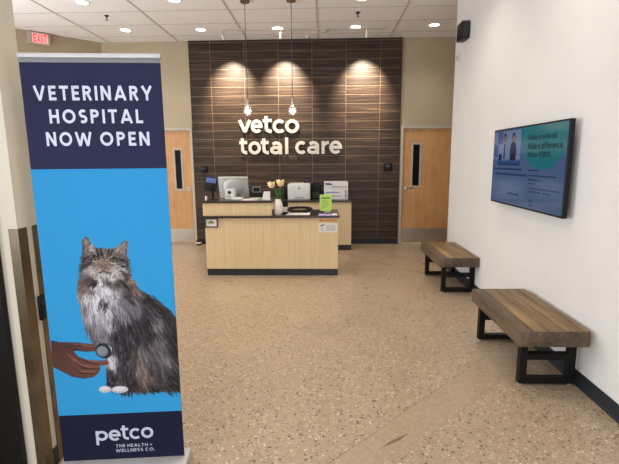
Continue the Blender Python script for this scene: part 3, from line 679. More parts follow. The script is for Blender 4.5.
bb.poly([q(-.05, .690), (-.05, 5.7568, .705) and q(-.046, .703), q(-.03, .698), q(-.015, .703), q(-.008, .714), q(.002, .712), q(0, .700), q(-.006, .694), q(-.008, .678), q(-.014, .678), q(-.016, .688), q(-.034, .686), q(-.038, .676), q(-.044, .676), q(-.042, .690)], thick=(0, -.0006, 0))
bb.cyl((-.024, 5.757, .64), (-.024, 5.756, .64), .021, seg=20, mi=1); bb.box(-.04, -.008, 5.7555, 5.7562, .632, .648, 2)
lined(bb, .025, .165, .62, .705, 5.7563, 6, 1, 5); bb.build('print', ['ink', 'midink', 'paper'], t)
t = thing('warning_strip', 'thin orange warning strip stuck above the pet notice on the desk front', 'sticker', (.06, 5.757, .745))
B().box(-.058, .178, 5.757, 5.7595, .748, .772).build('strip', 'orange', t); B().cyl((-.038, 5.757, .76), (-.038, 5.756, .76), .013, seg=3).build('symbol', 'ink', t)
# little box on the floor beside the desk
t = thing('floor_box', 'small black and white box on the floor by the left wooden door', 'box', (-2.33, 7.9, 0))
B().box(-2.38, -2.30, 7.86, 7.94, 0, .03, bev=.003).build('body', 'black', t); B().box(-2.385, -2.295, 7.855, 7.945, .03, .06, bev=.003).build('band', 'whitep', t); B().box(-2.375, -2.305, 7.86, 7.94, .06, .09, bev=.003).build('lid', 'black', t)
# thermostats
for x0, x1, lb, pn in ((-2.275, -2.145, 'black wall thermostat on the tiles beside the left wooden door', 0), (1.085, 1.235, 'black wall thermostat on the tiles beside the right wooden door', 1)):
    z0, z1 = (1.335, 1.465) if pn == 0 else (1.35, 1.49)
    t = thing('thermostat', lb, 'thermostat', ((x0+x1)/2, 7.99, z0), 0, None)
    B().box(x0, x1, 7.975, 7.9995, z0, z1, bev=.006).build('casing', 'black', t, True); B().box(x0+.035, x1-.035, 7.972, 7.976, (z0+z1)/2, z1-.03).build('screen', 'darkscr', t)

# ------------------------------------------------------------------ wall sign
t = thing('wall_sign', 'large cream raised lettering sign on the dark tiled wall above the desk', 'sign', (-.6, 7.98, 1.66))
LET = [('v', -1.54, -1.296, 2.049, 2.268), ('e', -1.31, -1.1, 2.042, 2.278), ('t', -1.092, -0.925, 2.04, 2.335), ('c', -0.916, -0.69, 2.038, 2.276), ('o', -0.690, -0.441, 2.036, 2.276),
       ('t', -1.528, -1.377, 1.665, 1.951), ('o', -1.365, -1.138, 1.662, 1.895), ('t', -1.140, -0.985, 1.662, 1.947), ('a', -0.972, -0.753, 1.66, 1.893), ('l', -0.701, -0.636, 1.664, 1.958),
       ('c', -0.514, -0.31, 1.662, 1.895), ('a', -0.302, -0.083, 1.661, 1.894), ('r', -0.041, 0.093, 1.664, 1.892), ('e', 0.1, 0.328, 1.662, 1.896)]
for ch, x0, x1, z0, z1 in LET:
    if ch == 'c': x1 += (x1-x0)*.08
    bb = B(); me = glyph(ch, x0, x1, z0, z1, .0285, .022); bb.mesh(me, Matrix.Translation((0, 7.978, 0)) @ FRONT)
    bb.build('letter', 'letter', t)

# ------------------------------------------------------------------ benches
def bench(loc, label):
    t = thing('bench', label, 'bench', loc, 0, 'timber benches along the white wall')
    L = .475; W = .225
    s = B(); xs = [-W, -W+.085, -W+.185, -W+.29, -W+.37, W]
    r = random.Random(5)
    for i in range(5):
        s.box(xs[i]+.0006, xs[i+1]-.0006, -L+r.uniform(0, .004), L-r.uniform(0, .004), .345+(.0 if i else 0), .455-r.uniform(0, .0025), mi=0 if i else 1, bev=.006)
    # bark edged front face board and end boards
    s.box(-W-.004, -W+.02, -L, L, .342, .449, 1, bev=.007); s.box(-W, W, -L-.004, -L+.02, .343, .450, 1, bev=.006); s.box(-W, W, L-.02, L+.004, .343, .450, 1, bev=.006)
    so = s.build('seat', ['bench', 'benchedge'], t, True, local=True)
    for y in (-.322, .43):
        f = B(); h = .025; x0, x1 = (-.156 if y < 0 else -.172), .225
        f.box(x0, x0+.05, y-h, y+h, .012, .343, bev=.002); f.box(x1-.05, x1, y-h, y+h, .012, .343, bev=.002)
        f.box(x0+.05, x1-.05, y-h, y+h, .012, .058, bev=.002); f.box(x0+.05, x1-.05, y-h, y+h, .19, .236, bev=.002)
        fo = f.build('leg_frame', 'blackm', t, local=True)
        for x in (x0+.02, x1-.02): B().cyl((x, y, 0), (x, y, .012), .014, seg=16).build('levelling_foot', 'silver', fo, local=True)
    return t
b1 = bench((1.518, 3.215, 0), 'brown timber bench with black metal legs, the nearer of the two, under the television')
dup(b1, (1.545, 5.345, 0), 'brown timber bench with black metal legs, the farther one, near the white wall corner')

# ------------------------------------------------------------------ television
t = thing('television', 'wall mounted flat television showing a blue and teal advert on the white wall', 'television', (XR, 3.8, 1.15))
XS = 1.70
B().box(XS, XS+.035, 3.125, 4.475, 1.142, 1.842, bev=.004).build('casing', 'black', t)
so = B().box(XS-.0015, XS+.001, 3.14, 4.46, 1.157, 1.828).build('screen', glow('screen_blue', (78, 106, 148), .5, (14, 16, 22), .12), t)
B().box(XS+.035, XR, 3.6, 4.0, 1.3, 1.7).build('wall_mount', 'blackm', t)
def S(s, z, d=.002): return (XS-d, 4.47-s, z)
SM = [glow('screen_teal', (16, 120, 130), .55, (8, 14, 16), .12), glow('screen_navy', (24, 34, 84), .5, (6, 8, 14), .15), glow('screen_pale', (120, 142, 178), .5, (16, 18, 24), .12),
      glow('screen_skin', (150, 120, 120), .5, (14, 12, 12), .15), glow('screen_dark', (26, 30, 52), .5, (6, 6, 10), .15), glow('screen_mid', (64, 88, 140), .6, (10, 12, 18), .12), glow('screen_table', (30, 80, 140), .55, (8, 10, 18), .12)]
gr = B()
pts = [S(.99+.40*math.cos(a), 1.85+.372*math.sin(a)) for a in [PI+.06+(PI-.12)*k/40 for k in range(41)]]
pts = [(p[0], max(p[1], 3.141), min(p[2], 1.827)) for p in pts]
pts = [pts[0]] + [p for i, p in enumerate(pts[1:]) if p != pts[i]]
gr.poly([S(.592, 1.827)]+pts+[S(1.329, 1.827)], 0)
def rect(s0, s1, z0, z1, mi, d=.003): gr.poly([S(s0, z0, d), S(s1, z0, d), S(s1, z1, d), S(s0, z1, d)], mi)
rect(.012, .60, 1.56, 1.815, 2, .0018)
rect(.10, .22, 1.70, 1.815, 5, .0022); rect(.02, .12, 1.58, 1.70, 5, .0023); rect(.44, .60, 1.60, 1.605, 5, .0024)
# two people at a table in the advert photograph
def person(cx, z, sc_, body, head, hair):
    k = [(cx-.055*sc_, z), (cx-.06*sc_, z+.09*sc_), (cx-.045*sc_, z+.135*sc_), (cx-.015*sc_, z+.15*sc_), (cx+.015*sc_, z+.15*sc_), (cx+.045*sc_, z+.135*sc_), (cx+.065*sc_, z+.07*sc_), (cx+.05*sc_, z)]
    gr.poly([S(a, b_, .0032) for a, b_ in k], body)
    gr.poly([S(cx+.03*sc_*math.cos(a), z+.185*sc_+.04*sc_*math.sin(a), .0034) for a in [2*PI*i/14 for i in range(14)]], hair)
    gr.poly([S(cx+.02*sc_*math.cos(a), z+.175*sc_+.028*sc_*math.sin(a), .0036) for a in [2*PI*i/14 for i in range(14)]], head)
person(.27, 1.55, 1.12, 2, 3, 4); person(.455, 1.55, 1.1, 1, 3, 4)
rect(.255, .285, 1.56, 1.70, 1, .0038); rect(.40, .50, 1.555, 1.60, 4, .0038); rect(.14, .22, 1.55, 1.61, 1, .0038)
rect(.11, .62, 1.518, 1.545, 6, .004); rect(.13, .60, 1.508, 1.518, 1, .0041)
r = random.Random(2)
def dashes(s0, s1, z, h, mi=1):
    s = s0
    while s < s1:
        w_ = r.uniform(.02, .06); rect(s, min(s+w_, s1), z-h, z+h, mi); s += w_+.012
dashes(.05, .65, 1.472, .008); dashes(.07, .75, 1.425, .008); dashes(.09, .56, 1.365, .005, 5); dashes(.09, .62, 1.34, .005, 5); dashes(.1, .55, 1.305, .004, 5)
dashes(.40, .63, 1.253, .009); dashes(.42, .62, 1.197, .006, 5)
dashes(.78, .95, 1.472, .006); dashes(.79, 1.22, 1.43, .005); dashes(.79, .98, 1.395, .006); dashes(.79, .90, 1.363, .005); dashes(.80, 1.29, 1.326, .005); dashes(.80, 1.0, 1.298, .005); dashes(1.04, 1.16, 1.298, .005); dashes(1.06, 1.16, 1.365, .004, 5)
rect(.82, .88, 1.22, 1.232, 1); rect(.83, .90, 1.18, 1.192, 1)
gr.build('screen_picture', SM, so)
for s_, bx in (('Make a referral.', (.745, 1.717, 1.195, 1.762)), ('Make a difference.', (.745, 1.642, 1.292, 1.693)), ('Make $1000.', (.748, 1.577, 1.128, 1.622))):
    me = text_line(s_, bx, .085, .15)
    B().mesh(me, Matrix.Translation((XS-.0045, 4.47, 0)) @ LEFTF).build('screen_lettering', glow('screen_ink', (14, 22, 60), .15, (3, 4, 8), .3), so)

# ------------------------------------------------------------------ speaker, sensor, exit sign
t = thing('wall_speaker', 'black boxy loudspeaker mounted high on the white wall near its corner', 'speaker', (XR, 5.74, 3.0))
B().box(1.674, 1.765, 5.634, 5.855, 3.01, 3.21, bev=.005).build('cabinet', 'black', t, True)
B().box(1.685, 1.755, 5.630, 5.634, 3.02, 3.20).build('grille', 'toe', t); B().box(1.765, XR, 5.70, 5.79, 3.06, 3.16).build('bracket', 'blackm', t)
t = thing('motion_sensor', 'small white sensor box on the white wall just below the black loudspeaker', 'sensor', (XR, 6.12, 2.86))
B().box(1.748, XR, 6.00, 6.07, 2.83, 2.95, bev=.008).build('casing', 'whitep', t, True); B().box(1.746, 1.749, 6.015, 6.055, 2.845, 2.89).build('lens', 'grey', t)
t = thing('exit_sign', 'lit red exit sign high on the angled beige wall', 'exit sign', (-4.64, 7.34, 3.44), math.radians(45))
B().box(-.16, .16, -.055, -.001, 0, .19, bev=.006).build('housing', 'frame', t, local=True)
B().box(-.10, .125, -.058, -.054, .02, .165).build('face', 'exitface', t, local=True)
for ch, x0, x1 in (('E', -.085, -.045), ('X', -.035, .012), ('I', .028, .042), ('T', .06, .105)):
    B().mesh(text_mesh(ch, .02, .001, (x0, .03, x1, .155)), Matrix.Translation((0, -.0595, 0)) @ FRONT).build('letter', 'exitred', t, local=True)
t = thing('door_release_switch', 'slim black reader fixed on the wall end between two steel corner guards', 'switch', (-1.4135, 2.027, .795))
B().box(-1.4135, -1.398, 2.004, 2.05, .795, .922, bev=.006).build('body', 'black', t, True); B().box(-1.3985, -1.396, 2.015, 2.04, .87, .90).build('button', 'toe', t)

# ------------------------------------------------------------------ ceiling fittings
def downlight(x, y, label):
    t = thing('recessed_light', label, 'ceiling light', (x, y, H), 0, 'recessed ceiling lights')
    B().lathe([(.098, -.001), (.096, -.006), (.080, -.008), (.078, -.001)], (0, 0, 0), 32).build('trim_ring', 'whitep', t, True, local=True)
    B().lathe([(.0001, -.003), (.077, -.003), (.077, -.0005), (.0001, -.0005)], (0, 0, 0), 28).build('lens', 'lens', t, True, local=True)
    l = lamp('SPOT', 'lamp_light', (0, 0, -.02), DOWN_E, WARM, spot_size=math.radians(120), spot_blend=1.0, shadow_soft_size=.06); l.parent = t
    return t
dl = downlight(*DOWN[0], 'x')
LB = ['round lit ceiling light, far left of the nearer row, above the banner', 'round lit ceiling light of the nearer row, between banner and pendants', 'round lit ceiling light of the nearer row, right of the pendants',
      'round lit ceiling light in the row by the back wall, leftmost, right of the sprinkler', 'round lit ceiling light by the back wall, above the left wooden door corner', 'round lit ceiling light by the back wall, between the two pendant cords',
      'round lit ceiling light by the back wall, beside the smoke detector', 'round lit ceiling light by the back wall, rightmost, near the loudspeaker']
dl['label'] = LB[0]
for (x, y), lb in zip(DOWN[1:], LB[1:]): dup(dl, (x, y, H), lb)
def sprinkler(x, y, label):
    t = thing('sprinkler', label, 'sprinkler', (x, y, H), 0, 'ceiling sprinklers')
    B().lathe([(.035, 0), (.033, -.006), (.012, -.01), (.012, -.03), (.0001, -.03)], (0, 0, 0), 16).build('body', 'black', t, True, local=True)
    bb = B(); bb.tube([(-.012, 0, -.03), (-.016, 0, -.045), (0, 0, -.06)], .003, 6); bb.tube([(.012, 0, -.03), (.016, 0, -.045), (0, 0, -.06)], .003, 6); bb.lathe([(.0001, -.06), (.022, -.061), (.0001, -.063)], (0, 0, 0), 12)
    bb.build('deflector', 'black', t, True, local=True); return t
s0 = sprinkler(-3.133, 6.60, 'small black ceiling sprinkler at the left, above the banner'); dup(s0, (.492, 6.66, H), 'small black ceiling sprinkler at the right, above the sign')
t = thing('smoke_detector', 'flat round smoke detector on the ceiling near the back wall', 'smoke detector', (.024, 7.5, H))
B().lathe([(.06, 0), (.06, -.015), (.04, -.03), (.0001, -.032)], (0, 0, 0), 24).build('body', 'grid', t, True, local=True)
t = thing('dome_camera', 'small white ceiling camera right against the top of the tiled wall', 'camera', (-.267, 7.85, H))
B().lathe([(.045, 0), (.045, -.02), (.03, -.03), (.0001, -.03)], (0, 0, 0), 20).build('housing', 'whitep', t, True, local=True)
B().lathe([(.027, -.028), (.024, -.045), (.0001, -.056)], (0, 0, 0), 20).build('dome', 'grey', t, True, local=True)
# track lighting
t = thing('lighting_track', 'thin white lighting track under the ceiling in front of the tiled wall', 'lighting track', (-.45, 7.45, H))
B().box(-1.62, .95, 7.36, 7.395, H-.022, H-.004).build('rail', 'grid', t)
def track(x, y, label):
    t = thing('track_spotlight', label, 'spotlight', (x, y, H-.022), 0, 'track spotlights washing the tiled wall')
    B().cyl((0, -.02, 0), (0, -.02, -.05), .008, seg=12).build('stem', 'grid', t, local=True)
    a = Vector((0, -.05, -.045)); dr = Vector((0, .5, -.86)).normalized()
    B().cyl(a, a+dr*.08, .019, .024, 20).build('head', 'whitep', t, True, local=True)
    B().cyl(a+dr*.076, a+dr*.082, .018, seg=20).build('lens', 'lens', t, local=True)
    l = lamp('SPOT', 'track_beam', a+dr*.10, TRACK_E, (1, .86, .68), spot_size=math.radians(66), spot_blend=1.0, shadow_soft_size=.02); l.parent = t
    aim(l, a+Vector((0, .60, -1.0))); l.rotation_euler = (Vector((0, .5, -.62))).to_track_quat('-Z', 'Y').to_euler()
    return t
t0 = track(-1.62, 7.40, 'small white track spotlight, leftmost of three, above the tiled wall')
dup(t0, (-.68, 7.40, H-.022), 'small white track spotlight, middle of three, beside the right pendant cord'); dup(t0, (.69, 7.40, H-.022), 'small white track spotlight, rightmost of three, above the tiled wall')
# pendants
def pendant(x, y, label):
    t = thing('pendant_lamp', label, 'pendant lamp', (x, y, H), 0, 'pendant lamps over the desk')
    B().lathe([(.0001, 0), (.062, 0), (.062, -.02), (.055, -.026), (.0001, -.026)], (0, 0, 0), 28).build('canopy', 'bronze', t, True, local=True)
    B().cyl((0, 0, -.02), (0, 0, -1.25), .0045, seg=8).build('cord', 'ink', t, local=True)
    B().lathe([(.0001, -1.24), (.014, -1.245), (.017, -1.30), (.017, -1.325), (.0001, -1.325)], (0, 0, 0), 16).build('socket', 'chrome', t, True, local=True)
    prof = [(.018, -1.31), (.019, -1.335), (.026, -1.352)]+[(max(.0001, .062*math.cos(a)), -1.412-.066*math.sin(a)) for a in [-.95+(PI/2+.95)*k/16 for k in range(17)]]
    B().lathe(prof, (0, 0, 0), 28).build('glass_globe', 'bulbglass', t, True, local=True)
    B().lathe([(.0001, -1.395), (.010, -1.400), (.013, -1.412), (.010, -1.424), (.0001, -1.429)], (0, 0, 0), 16).build('lit_bulb', 'fil', t, True, local=True)
    l = lamp('POINT', 'bulb_light', (0, 0, -1.40), 4, (1, .8, .62), shadow_soft_size=.03); l.parent = t
    return t
p0 = pendant(-1.04, 6.11, 'clear glass pendant lamp on a long cord, left of the two over the desk'); dup(p0, (-.425, 6.11, H), 'clear glass pendant lamp on a long cord, right of the two over the desk')
# ------------------------------------------------------------------ roll up banner
t = thing('roll_up_banner', 'tall navy and sky blue roll up banner with a seated tabby cat picture', 'banner', (-1.33747, 1.95748, 0), math.radians(5.517))
BW = .610
B().box(-.012, BW+.022, -.07, .07, .004, .055, bev=.008).build('base', 'silver', t, True, local=True)
B().box(-.001, BW+.004, -.012, .012, 2.025, 2.045, bev=.004).build('top_rail', 'silver', t, True, local=True)
B().cyl((BW/2, .03, .03), (BW/2, .03, 2.03), .011).build('support_pole', 'silver', t, True, local=True)
for x in (.08, BW-.08): B().box(x-.018, x+.018, -.13, .13, 0, .004).build('foot', 'silver', t, local=True)
pn = B(); pn.box(0, BW, 0, .0015, .312, 2.007, 0); pn.box(0, BW, 0, .0015, .04, .312, 1); pn.box(0, BW, -.0004, .0015, 2.007, 2.026, 2)  # grey top strip stands for shade behind the fabric
pno = pn.build('printed_panel', ['navy', 'navy2', 'grey'], t, local=True)
def ptxt(s, bx, off=.028, sp=1.0):
    x0, z0, x1, z1 = [v/1000 for v in bx]
    B().mesh(text_line(s, (x0, z0, x1, z1), off, sp), Matrix.Translation((0, -.0022, 0)) @ FRONT).build('lettering', 'ptext', pno, local=True)
ptxt('VETERINARY', (50, 1845, 566, 1908), .1, .27); ptxt('HOSPITAL', (107, 1745, 518, 1806), .1, .27); ptxt('NOW', (84, 1645, 284, 1707), .1, .27); ptxt('OPEN', (321, 1645, 541, 1707), .1, .27)
for ch, x0, x1, z0, z1 in (('p', 168, 228, 140, 219), ('e', 232, 292, 160, 222), ('t', 294, 334, 163, 244), ('c', 336, 397, 165, 226), ('o', 395, 456, 168, 229)):
    B().mesh(glyph(ch, x0/1000+.004, x1/1000+.004, z0/1000, z1/1000, .0068, .0003), Matrix.Translation((0, -.0022, 0)) @ FRONT).build('lettering', 'ptext', pno, local=True)
ptxt('THE HEALTH +', (267, 122, 449, 139), .09, .24); ptxt('WELLNESS CO.', (265, 95, 462, 113), .09, .24)

# cat picture printed on the banner, drawn as fur strokes into a fine colour grid
HEAD = [(212, 1224),(198, 1206),(194, 1148),(180, 1090),(174, 1038),(159, 993),(149, 941),(156, 915),(412, 908),(422, 956),(412, 1009),(404, 1070),(399, 1136),(406, 1195),(395, 1203),(369, 1185),(346, 1166),(297, 1164),(257, 1169),(237, 1191),(229, 1217)]
BODY = [(154, 976),(160, 886),(170, 793),(199, 705),(245, 667),(254, 574),(251, 463),(290, 447),(320, 424),(383, 422),(524, 423),(615, 428),(637, 600),(639, 751),(600, 826),(553, 880),(482, 935),(436, 969),(426, 1008),(173, 1025)]
EARL = [(213, 1212),(206, 1192),(206, 1155),(231, 1166),(225, 1202)]
EARR = [(392, 1192),(372, 1177),(358, 1159),(387, 1144),(397, 1173)]
HAND = [(4, 706),(68, 703),(131, 697),(174, 690),(211, 684),(216, 670),(211, 651),(170, 649),(120, 661),(107, 651),(130, 622),(172, 606),(215, 601),(259, 602),(270, 590),(262, 577),(224, 575),(227, 556),(215, 535),(191, 517),(141, 511),(88, 524),(37, 556),(-4, 580)]
SLEEVE = [(4, 714),(36, 708),(36, 702),(3, 702)]
HLINES = [[(124, 622),(166, 597),(218, 579)], [(106, 596),(146, 565),(216, 556)], [(92, 567),(133, 538),(198, 530)], [(65, 675),(103, 682),(157, 684)], [(102, 668),(120, 661),(170, 650)]]
HLIGHT = [[(134, 613),(176, 598),(258, 592)], [(116, 590),(163, 571),(223, 568)], [(102, 554),(144, 544),(199, 542)], [(104, 691),(157, 685),(205, 673)], [(72, 645),(107, 608),(136, 577)]]
SCOPE = [(246, 651),(282, 649),(276, 676),(288, 655)]
PAW = [(239, 442),(311, 438)]
EYES = [(248, 1118),(334, 1107),(292, 1081),(284, 1054),(284, 1020)]
CPS = [(213, 1199, 120, 95, 95, 250, 10),(203, 1163, 95, 85, 85, 250, 14),(235, 1169, 175, 165, 165, 60, 10),(390, 1188, 130, 105, 105, 290, 10),(374, 1159, 180, 165, 165, 110, 10),(394, 1144, 120, 105, 100, 290, 10),(269, 1161, 105, 95, 90, 265, 9),(297, 1161, 120, 108, 100, 270, 9),(325, 1160, 110, 100, 95, 275, 9),(273, 1132, 130, 115, 105, 265, 9),(308, 1131, 165, 145, 130, 280, 9),(297, 1116, 150, 130, 118, 270, 7),(225, 1140, 120, 110, 105, 220, 12),(215, 1104, 90, 82, 80, 190, 14),(191, 1074, 75, 68, 68, 170, 16),(204, 1059, 150, 140, 138, 165, 16),(364, 1130, 115, 105, 100, 320, 12),(369, 1100, 110, 98, 92, 350, 12),(396, 1085, 85, 75, 72, 20, 16),(367, 1070, 185, 178, 180, 20, 14),(262, 1088, 150, 130, 120, 200, 8),(292, 1098, 150, 120, 105, 270, 6),(318, 1083, 175, 155, 145, 340, 8),(260, 1062, 165, 140, 125, 170, 9),(313, 1058, 170, 145, 130, 15, 9),(232, 1059, 180, 170, 170, 170, 14),(329, 1041, 195, 190, 195, 30, 14),(283, 1035, 215, 208, 212, 90, 9),(257, 1028, 205, 198, 202, 110, 10),(238, 1002, 80, 70, 72, 120, 12),(287, 1001, 150, 140, 142, 90, 8),(301, 996, 84, 74, 76, 80, 10),(313, 1019, 205, 200, 206, 80, 12),(364, 1033, 160, 150, 150, 45, 16),(201, 1022, 95, 85, 85, 140, 18),(220, 999, 70, 60, 62, 125, 18),(180, 993, 98, 80, 74, 115, 18),(166, 956, 120, 98, 88, 100, 18),(223, 962, 120, 110, 112, 110, 18),(261, 991, 212, 208, 214, 95, 18),(311, 989, 110, 100, 102, 70, 14),(347, 996, 90, 80, 80, 60, 16),(385, 1025, 80, 72, 72, 55, 16),(405, 1010, 150, 128, 115, 55, 16),(415, 956, 120, 100, 95, 60, 18),(372, 957, 105, 95, 95, 65, 20),(280, 960, 208, 204, 212, 92, 20),(328, 944, 175, 168, 172, 85, 20),(192, 932, 190, 184, 188, 100, 20),(388, 927, 70, 62, 64, 60, 18),(182, 989, 150, 125, 115, 100, 20),(160, 950, 175, 160, 155, 100, 20),(229, 974, 200, 196, 204, 95, 24),(289, 973, 210, 206, 214, 92, 24),(349, 958, 150, 145, 152, 85, 24),(399, 970, 85, 78, 80, 70, 22),(177, 872, 140, 133, 138, 95, 26),(221, 884, 185, 182, 190, 92, 26),(265, 896, 90, 82, 88, 95, 18),(297, 921, 180, 176, 184, 88, 22),(325, 881, 150, 147, 156, 85, 26),(370, 906, 130, 127, 135, 75, 26),(188, 792, 120, 113, 120, 90, 26),(237, 791, 150, 147, 155, 90, 28),(288, 802, 165, 162, 170, 88, 28),(207, 725, 105, 98, 105, 80, 24),(256, 723, 140, 136, 145, 88, 26),(319, 815, 100, 95, 102, 85, 24),(340, 841, 140, 138, 146, 80, 24),(416, 865, 120, 115, 122, 65, 28),(407, 918, 105, 98, 100, 60, 26),(481, 909, 62, 56, 60, 45, 26),(540, 868, 58, 52, 56, 50, 26),(586, 806, 55, 49, 53, 60, 24),(489, 849, 75, 69, 74, 55, 26),(449, 811, 60, 54, 60, 75, 26),(509, 782, 115, 108, 112, 65, 30),(558, 754, 70, 63, 68, 65, 28),(607, 738, 55, 50, 54, 70, 26),(469, 743, 60, 54, 60, 85, 26),(516, 687, 105, 98, 102, 70, 30),(577, 658, 72, 66, 70, 70, 28),(615, 656, 60, 54, 58, 75, 28),(314, 742, 55, 50, 56, 80, 20),(359, 774, 62, 56, 62, 75, 22),(381, 732, 70, 64, 70, 80, 22),(328, 694, 80, 74, 80, 85, 20),(364, 666, 62, 56, 62, 85, 20),(336, 626, 72, 66, 72, 88, 20),(364, 583, 90, 84, 88, 88, 20),(318, 558, 75, 69, 74, 90, 20),(352, 515, 70, 64, 68, 88, 20),(283, 600, 205, 200, 206, 95, 14),(287, 566, 185, 180, 186, 95, 12),(266, 546, 75, 70, 76, 90, 16),(274, 490, 62, 57, 62, 90, 16),(324, 474, 95, 88, 92, 90, 14),(368, 472, 60, 54, 58, 85, 18),(412, 636, 120, 110, 108, 85, 28),(418, 554, 132, 118, 112, 85, 30),(440, 497, 122, 110, 104, 80, 28),(398, 443, 90, 78, 74, 60, 18),(468, 634, 100, 94, 98, 75, 30),(495, 564, 95, 88, 90, 75, 30),(536, 604, 125, 118, 122, 68, 30),(570, 548, 85, 79, 82, 70, 30),(502, 480, 85, 76, 76, 60, 26),(566, 464, 60, 54, 56, 50, 24),(614, 518, 58, 52, 55, 65, 26),(609, 434, 45, 40, 44, 10, 20),(474, 432, 60, 54, 56, 10, 20),(238, 935, 214, 210, 216, 92, 22),(245, 883, 204, 200, 208, 90, 22),(204, 832, 176, 172, 180, 92, 22),(285, 849, 190, 188, 196, 88, 22)]
STRIPES = [([(259, 1165),(267, 1136),(272, 1117)], 4),([(276, 1167),(282, 1139),(285, 1120)], 4),([(299, 1166),(298, 1139)], 3),([(319, 1164),(309, 1135),(304, 1120)], 4),([(335, 1161),(324, 1138),(316, 1124)], 3),([(224, 1129),(202, 1119),(190, 1100)], 4),([(229, 1100),(206, 1085),(185, 1078)], 4),([(356, 1115),(377, 1107),(394, 1096)], 4),([(347, 1090),(374, 1078),(398, 1061)], 4),([(363, 1062),(382, 1033),(394, 1010)], 5),([(232, 1136),(249, 1131),(269, 1117)], 3.5),([(321, 1116),(339, 1122),(360, 1115)], 3.5),([(359, 1011),(381, 980),(397, 957)], 5),([(228, 1014),(237, 991),(224, 969)], 5)]
STRIPES2 = [([(260, 915),(251, 876),(241, 857)], 4),([(303, 920),(282, 888),(261, 856)], 3),([(468, 903),(448, 797),(473, 702)], 6),([(416, 704),(400, 610),(381, 472)], 5),([(506, 928),(552, 861),(596, 766)], 5),([(306, 728),(357, 740),(401, 745)], 7),([(310, 694),(346, 680),(384, 692)], 5),([(316, 613),(346, 598),(378, 610)], 4),([(310, 544),(341, 532),(367, 542)], 4)]

U0, U1, Z0, Z1, PX = 0.0, 610.0, 312.0, 1541.0, 2.4
nw = int((U1-U0)/PX)+1; nh = int((Z1-Z0)/PX)+1
uu = np.linspace(U0, U1, nw); zz = np.linspace(Z0, Z1, nh); GU, GZ = np.meshgrid(uu, zz)
img = np.zeros((nh, nw, 3)); img[:] = (46, 156, 218)
img += ((GZ-900)/640*6)[..., None]*np.array((-1, -1, -1))
rng = np.random.RandomState(4)
def inpoly(P_, X_, Y_):
    P_ = np.array(P_, float); r_ = np.zeros(np.shape(X_), bool); j = len(P_)-1
    for i in range(len(P_)):
        xi, yi = P_[i]; xj, yj = P_[j]
        c_ = ((yi > Y_) != (yj > Y_)) & (X_ < (xj-xi)*(Y_-yi)/(yj-yi+1e-9)+xi); r_ ^= c_; j = i
    return r_
def win(x0, x1, z0, z1):
    return (max(0, int((z0-Z0)/PX)), min(nh, int((z1-Z0)/PX)+2), max(0, int((x0-U0)/PX)), min(nw, int((x1-U0)/PX)+2))
def stroke(a, b_, w0, w1, col, alpha=1.0):
    m_ = max(w0, w1)+PX
    r0, r1, c0, c1 = win(min(a[0], b_[0])-m_, max(a[0], b_[0])+m_, min(a[1], b_[1])-m_, max(a[1], b_[1])+m_)
    if r1 <= r0 or c1 <= c0: return
    X_ = GU[r0:r1, c0:c1]-a[0]; Y_ = GZ[r0:r1, c0:c1]-a[1]; dx, dy = b_[0]-a[0], b_[1]-a[1]; L2 = dx*dx+dy*dy+1e-9
    q = np.clip((X_*dx+Y_*dy)/L2, 0, 1); dist = np.hypot(X_-q*dx, Y_-q*dy)
    cov = np.clip((w0+(w1-w0)*q-dist)/PX+.5, 0, 1)[..., None]*alpha
    img[r0:r1, c0:c1] = img[r0:r1, c0:c1]*(1-cov)+np.array(col)*cov
def pline(P_, w, col, alpha=1.0, taper=True):
    n_ = len(P_)-1
    for i in range(n_):
        f = lambda k: w*(.35+.65*math.sin(PI*k/n_)) if taper else w
        stroke(P_[i], P_[i+1], f(i), f(i+1), col, alpha)
def fill(P_, col): 
    m_ = np.zeros((nh, nw))
    for ox in (-.3, .3):
        for oy in (-.3, .3): m_ += inpoly(P_, GU+ox*PX, GZ+oy*PX)/4
    img[:] = img*(1-m_[..., None])+np.array(col)*m_[..., None]
def ell(cx, cz, rx_, rz_, col, ang=0):
    fill([(cx+rx_*math.cos(a)*math.cos(ang)-rz_*math.sin(a)*math.sin(ang), cz+rx_*math.cos(a)*math.sin(ang)+rz_*math.sin(a)*math.cos(ang)) for a in [2*PI*k/28 for k in range(28)]], col)
CP = np.array(CPS, float); CP[:, 2:5] += np.where(CP[:, 2:5].mean(1, keepdims=True) > 165, 18, np.where(CP[:, 2:5].mean(1, keepdims=True) < 95, -10, 0))
def field(u, z):
    d_ = (CP[:, 0]-u)**2+(CP[:, 1]-z)**2+30; w_ = 1/d_**2.6; w_ /= w_.sum()
    a = np.radians(CP[:, 5]); return w_@CP[:, 2:5], math.atan2(w_@np.sin(a), w_@np.cos(a)), w_@CP[:, 6]
LS = 2.0
def fur(P_, n_, wr, under):
    fill(P_, under)
    P2 = np.array(P_); x0, x1, z0, z1 = P2[:, 0].min(), P2[:, 0].max(), P2[:, 1].min(), P2[:, 1].max()
    pts_ = np.column_stack((rng.uniform(x0, x1, n_*2), rng.uniform(z0, z1, n_*2))); pts_ = pts_[inpoly(P_, pts_[:, 0], pts_[:, 1])][:n_]
    pts_ = pts_[np.argsort(pts_[:, 1]+rng.normal(0, 25, len(pts_)))]
    for u, z in pts_:
        col, an, L = field(u, z); col = (112+(col-112)*1.2)*.88*(1+rng.normal(0, .13))+rng.choice((0, 0, 0, 30, -18)); an += rng.normal(0, .16); L = L*LS*rng.uniform(.5, 1.1)
        col = np.clip(col, 18, 240)
        m_ = (u+math.cos(an)*L*.5, z-math.sin(an)*L*.5); an2 = an+rng.normal(0, .18); e_ = (m_[0]+math.cos(an2)*L*.5, m_[1]-math.sin(an2)*L*.5)
        w_ = rng.uniform(*wr); stroke((u, z), m_, w_*.7, w_, col, .8); stroke(m_, e_, w_, .5, col, .8)
